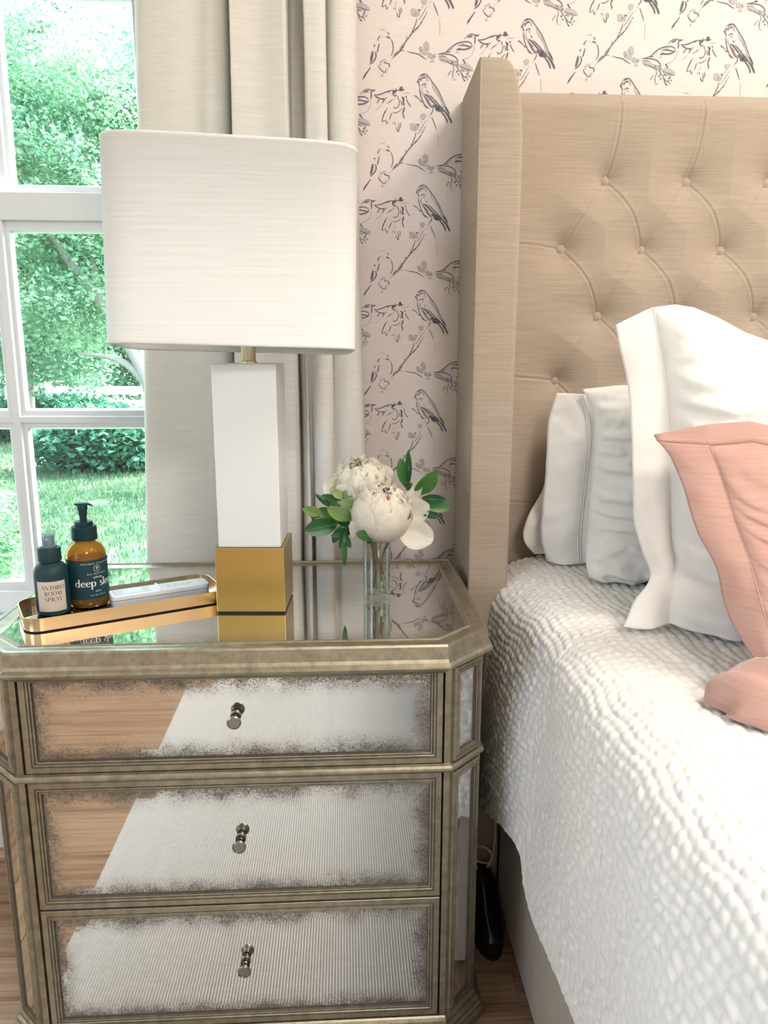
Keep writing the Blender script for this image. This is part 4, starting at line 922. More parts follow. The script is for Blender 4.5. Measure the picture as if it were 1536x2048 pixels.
for tx, h, z, g, shr in (('WELLNESS COLLECTIVE', .0022, .0680, 1.5, 0), ('ALL NATURAL', .0023, .0525, 1.6, 0), ('calming', .0034, .0468, 1.0, .35), ('lotion', .0026, .0258, 1.1, .2), ('8 FL OZ / 236 ML', .0019, .0200, 1.2, 0)):
    V, F = font_text(tx, h, g, shr); it.append((V, F, 0, TZ+z))
ring = [(math.cos(2*PI*i/28)*q, math.sin(2*PI*i/28)*q) for q in (.0050, .00455) for i in range(28)]
it.append((ring, [(i, (i+1) % 28, 28+(i+1) % 28, 28+i) for i in range(28)], 0, TZ+.0612))
for P, w in (([(0, -.0030), (0, .0028)], .0006), ([(0, .0), (-.0018, .0014)], .0006), ([(0, -.0004), (.0019, .0016), (.0004, .0028)], .0006)):
    for a, b in zip(P, P[1:]):
        a, b = Vector(a), Vector(b); s_ = (b-a).normalized(); s_ = Vector((-s_.y, s_.x))*w/2
        it.append(([tuple(a+s_), tuple(a-s_), tuple(b-s_), tuple(b+s_)], [(0, 1, 2, 3)], 0, TZ+.0612))
it.append(([(-.0095, 0), (.0095, 0), (.0095, .0005), (-.0095, .0005)], [(0, 1, 2, 3)], 0, TZ+.0300))
V, F = wrap(it, LPC, r+.00032, A1); mesh('lettering', V, F, M['text_white'], lb)

# --- remote control
RC = Vector((-.2850, -.3235)); RA = math.radians(26.0)
rm = empty('remote_control', (RC.x, RC.y, TZ), 'slim white remote control lying in the brass rimmed tray', 'remote')
def rbox(name, x0, x1, y0, y1, z0, z1, mat, parent, bev=.001, seg=2, vert=0):
    bm = bmesh.new(); box_bm(bm, x0, x1, y0, y1, z0, z1)
    if vert:
        es = [e for e in bm.edges if abs(e.verts[0].co.z-e.verts[1].co.z) > 1e-5]
        bmesh.ops.bevel(bm, geom=es, offset=vert, segments=4, affect='EDGES', profile=.5)
    if bev:
        es = [e for e in bm.edges if abs(e.verts[0].co.z-e.verts[1].co.z) < 1e-6]
        bmesh.ops.bevel(bm, geom=es, offset=bev, segments=seg, affect='EDGES', profile=.6)
    bm.transform(Matrix.Translation((RC.x, RC.y, TZ)) @ Matrix.Rotation(RA, 4, 'Z')); return bm_obj(name, bm, mat, parent)
rbox('lower_case', -.0735, .0735, -.0180, .0180, .0, .0098, M['remote_grey'], rm, .0018, 2, .006)
uc_ = rbox('upper_case', -.0740, .0740, -.0185, .0185, .0103, .0178, M['remote'], rm, .0015, 2, .006)
rbox('slide_cover', -.0690, -.0150, -.0135, .0135, .0177, .0182, M['remote_grey'], rm, .0003, 1, .002)
rbox('cover_ridge', -.0040, .0000, -.0170, .0170, .0177, .0200, M['remote'], rm, .0006)
rbox('screen', -.0560, -.0260, -.0115, .0115, .0181, .0184, M['remote_btn'], rm, .0001, 1)
for a, b in ((-.0640, -.006), (-.0640, .006), (-.0190, -.006), (-.0190, .006), (.0120, .0), (.0245, .002), (.0350, -.002), (.0450, .001), (.0620, .004)):
    rbox('button', a-.0035, a+.0035, b-.0028, b+.0028, .0176, .0186, M['remote_btn'], rm, .0004, 1, .0015)

# ================================================================== VASE AND FLOWERS
VC = (.0525, -.3225); VB = ZT-.0007
vs_o = empty('glass_vase', (*VC, VB), 'small clear glass tumbler vase holding white peonies', 'vase')
lathe('glass_cup', [(.0, VB), (.0195, VB), (.0206, VB+.001), (.0208, VB+.004), (.0214, VB+.05), (.0222, VB+.104), (.0218, VB+.1055), (.0208, VB+.104), (.0200, VB+.05), (.0195, VB+.0125), (.018, VB+.0115), (.0, VB+.0115)], M['glass'], vs_o, 56, (*VC, 0))
lathe('water', [(.0, VB+.0120), (.0178, VB+.0120), (.0193, VB+.0130), (.01975, VB+.05), (.0200, VB+.0715), (.0, VB+.0715)], M['water'], vs_o, 48, (*VC, 0))

def shell_petal(name, c, rot, R, az, hw, t0, t1, ruffle, flare, seed, parent, nu=11, nv=9, thick=True):
    rr = random.Random(seed); ph1, ph2 = rr.uniform(0, 6), rr.uniform(0, 6); tilt = rr.uniform(-.12, .12)
    V = []
    for j in range(nv):
        t = j/(nv-1); th = t0+(t1-t0)*t
        wprof = (math.sin(PI*(.10+.74*t)))**.7
        for i in range(nu):
            u = 2*i/(nu-1)-1
            a = az+hw*u*wprof/max(.35, math.sin(min(max(th, .35), PI-.35)))*.9+tilt*t
            thh = th-(t1-t0)*(.16+.05*math.sin(9*u+ph2))*t*t*u*u+.05*t*math.sin(7*u+ph1)*ruffle*2.5
            rad = R*(1+flare*t*t*t+ruffle*1.6*t*t*(math.sin(5*u+ph1)*.5+math.sin(11*u+ph2)*.35)+.07*(1-u*u)*math.sin(PI*t)-.03+.05*max(0, t-.8)*5*abs(u))
            p = Vector((rad*math.sin(thh)*math.cos(a), rad*math.sin(thh)*math.sin(a), -rad*math.cos(thh)))
            V.append(c+rot @ p)
    F = [(j*nu+i, j*nu+i+1, (j+1)*nu+i+1, (j+1)*nu+i) for j in range(nv-1) for i in range(nu-1)]
    return mesh(name, V, F, M['petal'], parent, True)
def free_petal(name, base, tip, width, normal, cup, seed, parent, nu=9, nv=9):
    base, tip, normal = Vector(base), Vector(tip), Vector(normal).normalized(); d = tip-base; L = d.length; d.normalize(); s = d.cross(normal).normalized(); n = s.cross(d)
    rr = random.Random(seed); p1 = rr.uniform(0, 6); V = []
    for j in range(nv):
        t = j/(nv-1); w = width*.5*math.sin(PI*(.08+.80*t))**.65
        for i in range(nu):
            u = 2*i/(nu-1)-1
            V.append(base+d*(L*(t-.10*u*u*t))+s*(u*w)+n*(cup*(u*u*.8-.35*math.sin(PI*t))*width+.05*width*t*math.sin(7*u+p1)))
    return mesh(name, V, [(j*nu+i, j*nu+i+1, (j+1)*nu+i+1, (j+1)*nu+i) for j in range(nv-1) for i in range(nu-1)], M['petal'], parent, True)
def peony(label, c, axis, R, seed, open_=0.0, stem_pts=None):
    f = empty('peony', stem_pts[-1], label, 'flower', 'white peonies in the glass vase')
    c = Vector(c); rot = Vector(axis).normalized().to_track_quat('Z', 'Y').to_matrix(); rr = random.Random(seed); k = 0
    for n, Rk, t0, t1, hw, ruf, fl in ((5, R, .05, 2.02-.5*open_, .98, .03, .02+.34*open_), (5, R*.96, .2, 2.24-.45*open_, .92, .06, .26*open_), (6, R*.92, .5, 2.42-.3*open_, .74, .10+.06*open_, .18*open_),
                                       (7, R*.87, .8, 2.56-.1*open_, .66, .10+.06*open_, .14*open_), (8, R*.82, 1.1, 2.70, .60, .13+.06*open_, .08*open_), (7, R*.77, 1.3, 2.84, .62, .15, .05*open_), (6, R*.73, 1.5, 2.96, .62, .16, 0), (5, R*.68, 1.6, 3.05, .7, .16, 0)):
        a0 = rr.uniform(0, 6)
        for i in range(n):
            k += 1
            shell_petal('petal', c, rot, Rk*rr.uniform(.93, 1.05), a0+2*PI*i/n+rr.uniform(-.12, .12), hw*rr.uniform(.9, 1.15), t0, t1*rr.uniform(.84, 1.03), ruf, fl, seed*100+k, f)
    lathe('flower_core', [(0, -R*.62), (R*.42, -R*.45), (R*.60, 0), (R*.52, R*.36), (R*.28, R*.58), (0, R*.64)], M['petal'], f, 20, tuple(c))
    tube('stem', stem_pts, [.0022, .0024, .0026, .0026], M['stem'], f, 8)
    return f, c, rot
f1, c1, r1 = peony('large round creamy white peony at the front of the vase', (.0600, -.335, .7945), (.12, -.55, .83), .0470, 5, 0,
              [(.0600, -.333, .752), (.0560, -.327, .73), (.0520, -.322, .70), (.0475, -.318, .666)])
lathe('stigma', [(.0, -.003), (.0022, -.002), (.0026, .001), (.0, .004)], M['stigma'], f1, 12, tuple(c1+r1 @ Vector((.003, -.006, .0330))))
for b, t, w, nrm, cup, sd in (((.088, -.338, .762), (.1385, -.345, .7500), .047, (.15, -1, .35), .22, 1), ((.094, -.325, .785), (.1330, -.330, .8010), .040, (.1, -1, .1), .25, 2),
                              ((.098, -.318, .800), (.1185, -.318, .8375), .024, (.3, -1, .1), .3, 3), ((.036, -.350, .765), (.0100, -.356, .7790), .036, (-.2, -1, .2), .2, 4)):
    free_petal('petal', b, t, w, nrm, cup, sd, f1)
f2, c2, r2_ = peony('ruffled open white peony behind the round one', (.0290, -.292, .8300), (-.12, -.42, .90), .0430, 9, .75,
              [(.0330, -.296, .790), (.0420, -.310, .75), (.0500, -.318, .71), (.0560, -.3235, .666)])
for b, t, w, nrm, cup, sd in (((.000, -.300, .815), (-.0290, -.305, .832), .040, (-.2, -1, .3), .3, 11), ((.0, -.297, .81), (-.024, -.300, .818), .03, (-.3, -1, .2), .3, 12), ((.05, -.30, .832), (.078, -.300, .852), .036, (0, -1, .4), .3, 13), ((.04, -.29, .84), (.053, -.290, .868), .036, (0, -1, .3), .3, 14)):
    free_petal('petal', b, t, w, nrm, cup, sd, f2)

LEAVES = [
('R',(0.1, -0.3085, 0.8252),(0.0893, -0.3064, 0.8704),0.0164,'m'),
('R',(0.1012, -0.3193, 0.8316),(0.0994, -0.3357, 0.8869),0.0088,'d'),
('R',(0.1145, -0.3099, 0.8151),(0.1424, -0.334, 0.8547),0.0230,'m'),
('R',(0.1227, -0.3183, 0.8087),(0.1597, -0.3335, 0.809),0.0131,'d'),
('R',(0.1299, -0.3147, 0.7943),(0.1698, -0.3033, 0.7916),0.0153,'m'),
('R',(0.1213, -0.3224, 0.7892),(0.147, -0.3411, 0.7827),0.0092,'d'),
('R',(0.098, -0.3189, 0.8248),(0.1055, -0.3445, 0.8369),0.0099,'d'),
('L',(0.0148, -0.329, 0.7983),(-0.008, -0.3193, 0.8235),0.0197,'l'),
('L',(-0.0015, -0.3298, 0.812),(-0.015, -0.3259, 0.8247),0.0120,'l'),
('L',(0.0147, -0.3277, 0.7812),(-0.0236, -0.3485, 0.8004),0.0186,'l'),
('L',(-0.0016, -0.3295, 0.8019),(-0.0333, -0.321, 0.8151),0.0136,'d'),
('L',(-0.0191, -0.3316, 0.8003),(-0.0406, -0.3596, 0.8256),0.0070,'d'),
('L',(-0.0086, -0.3249, 0.7706),(-0.0358, -0.3235, 0.7966),0.0208,'m'),
('L',(-0.0334, -0.3325, 0.7894),(-0.0605, -0.3522, 0.8015),0.0131,'l'),
('L',(-0.0326, -0.3255, 0.7823),(-0.0516, -0.3421, 0.7887),0.0044,'l'),
('L',(-0.0107, -0.3296, 0.7717),(-0.0581, -0.3578, 0.7687),0.0230,'d'),
('L',(0.0136, -0.3183, 0.7655),(-0.0118, -0.3199, 0.7798),0.0120,'d'),
('L',(0.018, -0.3211, 0.7627),(-0.0185, -0.3393, 0.7556),0.0120,'d'),
('D',(0.0057, -0.327, 0.7687),(-0.0056, -0.3434, 0.7366),0.0092,'d'),
('D',(-0.0009, -0.33, 0.7694),(-0.0155, -0.3289, 0.7421),0.0105,'d'),
('D',(0.0034, -0.3212, 0.7491),(0.0019, -0.3096, 0.6997),0.0079,'m'),
('D',(0.0023, -0.3226, 0.7563),(0.0115, -0.3206, 0.7316),0.0074,'m'),
('F',(0.0465, -0.3573, 0.7563),(0.0188, -0.3707, 0.7675),0.0136,'m'),
('F',(0.0389, -0.3584, 0.7555),(0.0392, -0.3483, 0.7452),0.0048,'d'),

]
def leaf_mesh(base, tip, width, mat, parent, seed):
    base, tip = Vector(base), Vector(tip); rr = random.Random(seed); d = tip-base; L = d.length; d.normalize()
    nrm = Vector((rr.uniform(-.35, .35), -1, rr.uniform(.0, .6))); s = d.cross(nrm).normalized(); n = s.cross(d)
    nu, nv = 5, 11; V = []; bend = rr.uniform(.04, .14)*L
    for j in range(nv):
        t = j/(nv-1); w = width*.5*(math.sin(PI*min(1, .04+.96*t))**.62)*(1-.18*(1-t))
        if j == nv-1: w = width*.02
        for i in range(nu):
            u = 2*i/(nu-1)-1
            V.append(base+d*L*t+s*u*w+n*(abs(u)*w*.28-bend*(2*t-1)**2*.6+bend*.5))
    o = mesh('leaf', V, [(j*nu+i, j*nu+i+1, (j+1)*nu+i+1, (j+1)*nu+i) for j in range(nv-1) for i in range(nu-1)], mat, parent, True)
    bm = bmesh.new(); tube_bm(bm, [base+n*(.0004)-n*bend*.1, base+d*L*.5+n*(bend*.5+.0003), base+d*L*.96+n*(.0003-bend*.05)], [.0005, .0004, .0002], 5, False)
    bm_obj('leaf_vein', bm, M['leaf_light'], o)
SPR = {'R': ('glossy green leafy sprig fanning out beside the round peony', [(.108, -.312, .800), (.085, -.316, .765), (.062, -.3205, .72), (.0615, -.3270, .690)]),
       'L': ('cluster of broad leaves spreading toward the lamp column', [(.004, -.325, .785), (.028, -.324, .762), (.0465, -.3225, .73), (.0440, -.3255, .672)]),
       'D': ('small leafy sprig drooping over the rim of the vase', [(.003, -.324, .764), (.024, -.323, .768), (.0480, -.3235, .745), (.0530, -.3290, .668)]),
       'F': ('short sprig with a round leaf under the front peony', [(.046, -.352, .757), (.048, -.340, .752), (.0515, -.330, .735), (.0600, -.3265, .680)])}
for key, (lab, st) in SPR.items():
    s = empty('leafy_sprig', st[-1], lab, 'sprig', 'greenery in the glass vase')
    tube('stem', st, [.0014, .0016, .0019, .0019], M['stem_brown'], s, 7)
    for i, (g_, a, b, w, mm) in enumerate(LEAVES):
        if g_ == key: leaf_mesh(a, b, w*1.32, M[{'d': 'leaf_dark', 'm': 'leaf_mid', 'l': 'leaf_light'}[mm]], s, i+60)
    if key == 'R': tube('twig', [(.100, -.314, .790), (.099, -.312, .835)], .0009, M['stem_brown'], s, 6)

# ================================================================== CURTAIN
PL_T = [(-.338, -.040), (-.325, -.058), (-.28, -.062), (-.235, -.055), (-.215, -.062), (-.195, -.060), (-.186, -.040), (-.181, -.018), (-.1775, -.050), (-.176, -.082), (-.168, -.086), (-.13, -.079), (-.095, -.085), (-.085, -.080), (-.083, -.040), (-.080, -.026),
        (-.066, -.030), (-.060, -.034), (-.0575, -.060), (-.0565, -.082), (-.048, -.087), (-.028, -.086), (-.0200, -.078), (-.0195, -.058), (-.0175, -.056), (-.006, -.072), (.014, -.074), (.026, -.062), (.030, -.030), (.022, -.016)]
PL_B = [(-.372, -.040), (-.362, -.058), (-.31, -.064), (-.265, -.056), (-.245, -.060), (-.215, -.060), (-.203, -.040), (-.199, -.020), (-.197, -.052), (-.196, -.080), (-.186, -.086), (-.14, -.080), (-.095, -.087), (-.083, -.080), (-.079, -.045), (-.077, -.030),
        (-.074, -.056), (-.070, -.064), (-.062, -.066), (-.059, -.045), (-.0530, -.040), (-.048, -.072), (-.028, -.080), (-.0170, -.076), (-.0160, -.058), (-.014, -.056), (.006, -.070), (.034, -.072), (.046, -.060), (.044, -.020)]
a = np.array([tuple(p)[:2] for p in catmull([(x, y, 0) for x, y in PL_T], 5)]); b = np.array([tuple(p)[:2] for p in catmull([(x, y, 0) for x, y in PL_B], 5)])
zs = np.linspace(2.44, .015, 70); Pg = np.zeros((len(a), len(zs), 3))
for j, z in enumerate(zs):
    t = min(max((1.55-z)/(1.55-.65), -.15), 1.15); q = a*(1-t)+b*t
    Pg[:, j, 2] = z
    Pg[:, j, 0] = q[:, 0]+.0018*np.sin(z*7+np.arange(len(a))*.11); Pg[:, j, 1] = np.clip(q[:, 1]+.0025*np.sin(z*5+np.arange(len(a))*.23), -.0870, -.020)
cu = grid_np('window_curtain', Pg, M['curtain'], None, True)
md = cu.modifiers.new('thickness', 'SOLIDIFY'); md.thickness = .0016; md.offset = 0
tag(cu, 'long off white linen curtain hanging in pleats beside the window', 'curtain')
rod = empty('curtain_rod', (-.8, -.055, 2.47), 'brass curtain rod fixed above the window', 'curtain rod')
tube('pole', [(-1.75, -.055, 2.462), (.12, -.055, 2.462)], .011, M['brass_pale'], rod, 14, smooth_path=False)
for x in (-1.75, .12): lathe('finial', [(0, -.025), (.016, -.018), (.022, 0), (.016, .018), (0, .025)], M['brass_pale'], rod, 20, (x, -.055, 2.462))
for x in (-1.70, -.78, .075): boxes('bracket', [(x-.01, x+.01, -.060, -.001, 2.440, 2.452), (x-.02, x+.02, -.006, -.001, 2.40, 2.49)], M['brass_pale'], rod)
for x in np.linspace(-.335, .025, 9): lathe('ring', [(.0125, -.0015), (.0155, -.0015), (.0155, .0015), (.0125, .0015), (.0125, -.0015)], M['brass_pale'], rod, 18, (x, -.055, 2.462), '-y')

# ================================================================== BED
bed = empty('upholstered_bed', (1.05, -1.1, 0), 'beige linen wingback bed with button tufted headboard', 'bed')
BX0, BX1 = .288, 1.812
HBY = -.072
# tufted panel
PXB, PZB = .1465, .1155
rows_z = [1.3265-k*PZB for k in range(8)]
btn = []
for k, z in enumerate(rows_z):
    x = (.4665 if k % 2 == 0 else .3933)-0*PXB
    while x < BX1-.05:
        btn.append((x, z)); x += PXB
X, Z = np.meshgrid(np.concatenate([np.linspace(BX0-.004, .84, 330), np.linspace(.85, BX1+.004, 90)]), np.concatenate([np.linspace(.40, .66, 20), np.linspace(.663, 1.4665, 440)]), indexing='ij')
D = np.full(X.shape, 9.0)
for x, z in btn: D = np.minimum(D, np.hypot(X-x, (Z-z)))
Hh = .027*(1-np.exp(-(D/.036)**1.05))
S = np.full(X.shape, 9.0)
def seg_dist(ax, az, bx, bz, bow=0.0):
    dx, dz = bx-ax, bz-az; L2 = dx*dx+dz*dz
    t = np.clip(((X-ax)*dx+(Z-az)*dz)/L2, 0, 1); o = bow*np.sin(PI*t); L = math.sqrt(L2)
    return np.hypot(X-(ax+t*dx-o*dz/L), Z-(az+t*dz+o*dx/L))
for k, z in enumerate(rows_z[:-1]):
    for (x, zz) in [b for b in btn if abs(b[1]-z) < 1e-6]:
        for sx in (-1, 1):
            x2 = x+sx*PXB/2
            if BX0+.06 < x2 < BX1-.05: S = np.minimum(S, seg_dist(x, z, x2, z-PZB, .010 if sx > 0 else -.004))
for x, z in btn:
    if abs(z-rows_z[0]) < 1e-6: S = np.minimum(S, seg_dist(x, z, x+.014, 1.47, -.006))
    if x < .45 and x < .42: S = np.minimum(S, seg_dist(BX0-.01, z+.008, x, z, .002))
Hh -= .0017*np.exp(-(S/.0016)**2) - .0006*np.exp(-((S-.0035)/.003)**2)
edge = np.clip((1.4665-Z)/.03, 0, 1); Hh *= (1-(1-edge)**2*.75)
Hh += .0012*smooth_noise(X, Z, 22, 28, 4)
Pg = np.stack([X, HBY+.012-Hh, Z], -1)
hb = grid_np('headboard', Pg, M['linen'], bed, True)
if hb.data.polygons[0].normal.y > 0: hb.data.flip_normals()
bmb = box('headboard_back', BX0-.004, BX1+.004, HBY+.0125, -.004, .10, 1.4655, M['linen'], hb, .004)
bmesh_btn = None
for x, z in btn:
    if z < .45: continue
    o = lathe('button', [(.0, -.006), (.0088, -.006), (.0097, -.003), (.0095, -.0008), (.0080, .0022), (.0048, .0038), (.0, .0044)], M['linen'], hb, 20, (x, HBY+.0095, z), '-y') if bmesh_btn is None else link('button', bmesh_btn, None, hb)
    if bmesh_btn is None:
        o.data.transform(Matrix.Translation((-x, -(HBY+.0095), -z))); bmesh_btn = o.data
    o.location = (x, HBY+.0095, z)
# wings
def wing(x0, x1, inner_sign):
    V = []; F = []; lev = [(0, 0), (.02, 0), (.7, 0), (1.30, 0), (1.36, .0005), (1.40, .003), (1.43, .008), (1.452, .014), (1.464, .020), (1.470, .0255), (1.4725, .032)]
    n = None
    for z, ins in lev:
        a, b = (x0, x1-ins) if inner_sign > 0 else (x0+ins, x1)
        yf = -.212+max(0, ins-.012)*.35; yb = -.002; r_ = .008
        ring = []
        for cx, cy, a0 in ((b-r_, yb-.003, 0), (a+r_, yb-.003, PI/2), (a+r_*.5, yf+r_*.5, PI), (b-r_, yf+r_, 3*PI/2)):
            rr = r_*.5 if a0 == PI else (r_ if a0 == 3*PI/2 else .003)
            for i in range(5):
                t = a0+PI/2*i/4; ring.append((cx+rr*math.cos(t), cy+rr*math.sin(t)))
        # soft crown on front face
        n = len(ring); V += [(x, y, z) for x, y in ring]
    for j in range(len(lev)-1):
        for i in range(n): F.append((j*n+i, j*n+(i+1) % n, (j+1)*n+(i+1) % n, (j+1)*n+i))
    F.append(tuple(range((len(lev)-1)*n, len(lev)*n))); F.append(tuple(reversed(range(n))))
    w = mesh('headboard_wing', V, F, M['linen'], bed, True)
    w.data.set_sharp_from_angle(angle=math.radians(50))
    xs = x0+.0012 if inner_sign > 0 else x1-.0012
    tube('piping', [(xs, -.2118, .01), (xs, -.2118, 1.38), (xs, -.2105, 1.466)], .0016, M['linen'], w, 8, smooth_path=False)
    return w
wing(.2160, .2865, 1); wing(1.8135, 1.884, -1)
box('side_rail', .2870, .3250, -2.06, -.2125, .014, .40, M['linen_grey'], bed, .006, 3)
box('side_rail', 1.775, 1.813, -2.06, -.2125, .014, .40, M['linen_grey'], bed, .006, 3)
box('foot_rail', .2870, 1.813, -2.10, -2.06, .014, .40, M['linen_grey'], bed, .006, 3)
for x in (.33, 1.74): box('leg', x, x+.05, -2.05, -2.0, .0105, .10, M['black'], bed, .004)
box('slat_base', .326, 1.774, -2.055, -.08, .20, .30, M['linen_grey'], bed)
mt = box('mattress', .335, 1.765, -2.05, -.105, .3005, .640, M['cotton'], None, .045, 4)
tag(mt, 'thick white mattress under the quilted bedspread', 'mattress')

# ================================================================== QUILT
ZQ = .660
ys = np.concatenate([np.linspace(-.112, -1.20, 520), np.linspace(-1.206, -2.10, 90)])
hem = np.array([(-.10, .236, .205), (-.25, .240, .235), (-.33, .242, .268), (-.41, .246, .302), (-.47, .251, .318), (-.50, .256, .316), (-.525, .257, .275), (-.58, .256, .268), (-.66, .256, .283), (-.75, .256, .295), (-.85, .255, .300), (-1.1, .25, .30), (-1.5, .25, .31), (-2.2, .25, .31)])
hx = np.interp(ys, hem[::-1, 0], hem[::-1, 1]); hz = np.interp(ys, hem[::-1, 0], hem[::-1, 2])
ker = np.ones(9)/9; hz = np.convolve(np.pad(hz, 4, 'edge'), ker, 'valid')
def cs(y, xh, zh):
    """cross-section control points from hem up over the bed edge to the middle and down the far side"""
    fold = .010*math.sin(y*9.0+1.0)+.006*math.sin(y*21)
    nearw = math.exp(-((y+.18)/.16)**2)
    P = [(xh, zh), (xh+.004+fold*.5, zh+(.60-zh)*.35), (xh+.012+fold*.3, zh+(.60-zh)*.70), (.285-.020*nearw, .598), (.305-.010*nearw, .632), (.345, .652), (.42, ZQ), (.60, ZQ+.004), (1.05, ZQ+.006), (1.5, ZQ+.004), (1.68, ZQ), (1.755, .650), (1.80, .61), (1.835, .45), (1.845, .31)]
    return P
arc = None; rowsP = []
ns = 470
for y, xh, zh in zip(ys, hx, hz):
    C = np.array([tuple(p)[:2] for p in catmull([(a, b, 0) for a, b in cs(y, xh, zh)], 8)])
    L = np.concatenate([[0], np.cumsum(np.hypot(*np.diff(C, axis=0).T))])
    Lt = L[-1]
    s = np.concatenate([np.linspace(0, .88, 420), np.linspace(.89, Lt, ns-420)])
    rowsP.append((np.interp(s, L, C[:, 0]), np.interp(s, L, C[:, 1]), s))
QX = np.array([r_[0] for r_ in rowsP]); QZ = np.array([r_[1] for r_ in rowsP]); QS = np.array([r_[2] for r_ in rowsP]); QY = np.repeat(ys[:, None], ns, 1)
# stitched relief: channels along the bed crossed by short irregular stitches
s_abs = QS-hz[:, None]*-1.0                                  # measured from the hem height so that channels run straight
pitch = .0126
sw = s_abs+.0030*np.sin(QY*31+s_abs*17)+.0020*np.sin(QY*73+s_abs*41)
row = np.floor(sw/pitch); fs = sw/pitch-row
hsh = np.abs(np.modf(np.sin(row*12.9898)*43758.5453)[0])
q2 = .0158*(.8+.5*hsh); cy = (QY+hsh*.4+.003*np.sin(s_abs*90+row))/q2; cell = np.floor(cy); fy = cy-cell
h2 = np.abs(np.modf(np.sin(row*78.233+cell*37.719)*43758.5453)[0])
pill = (np.clip(np.sin(PI*fs), 0, 1)**.42)*(np.clip(np.sin(PI*fy), 0, 1)**.40*.72+.28)
rel = .0043*pill*(.6+.6*h2)
rel += .0040*smooth_noise(QS, QY, 22, 16, 8)*np.clip(QS/.1, 0, 1)
# normals of the smooth surface
dX = np.gradient(QX, axis=1); dZ = np.gradient(QZ, axis=1); nl = np.hypot(dX, dZ)+1e-9
NX, NZ = -dZ/nl, dX/nl
Pg = np.stack([QX+NX*rel, QY, QZ+NZ*rel], -1)
qo = grid_np('quilted_bedspread', Pg, M['quilt'], None, True)
c_ = qo.data.polygons[len(qo.data.polygons)//2]
if c_.normal.z < 0: qo.data.flip_normals()
tag(qo, 'white pebble stitched quilt draped over the bed', 'quilt')
bm = bmesh.new(); tube_bm(bm, [Vector((QX[i, 0], QY[i, 0], QZ[i, 0])) for i in range(0, len(ys), 6)], .0026, 7)
bm_obj('hem_binding', bm, M['quilt'], qo)

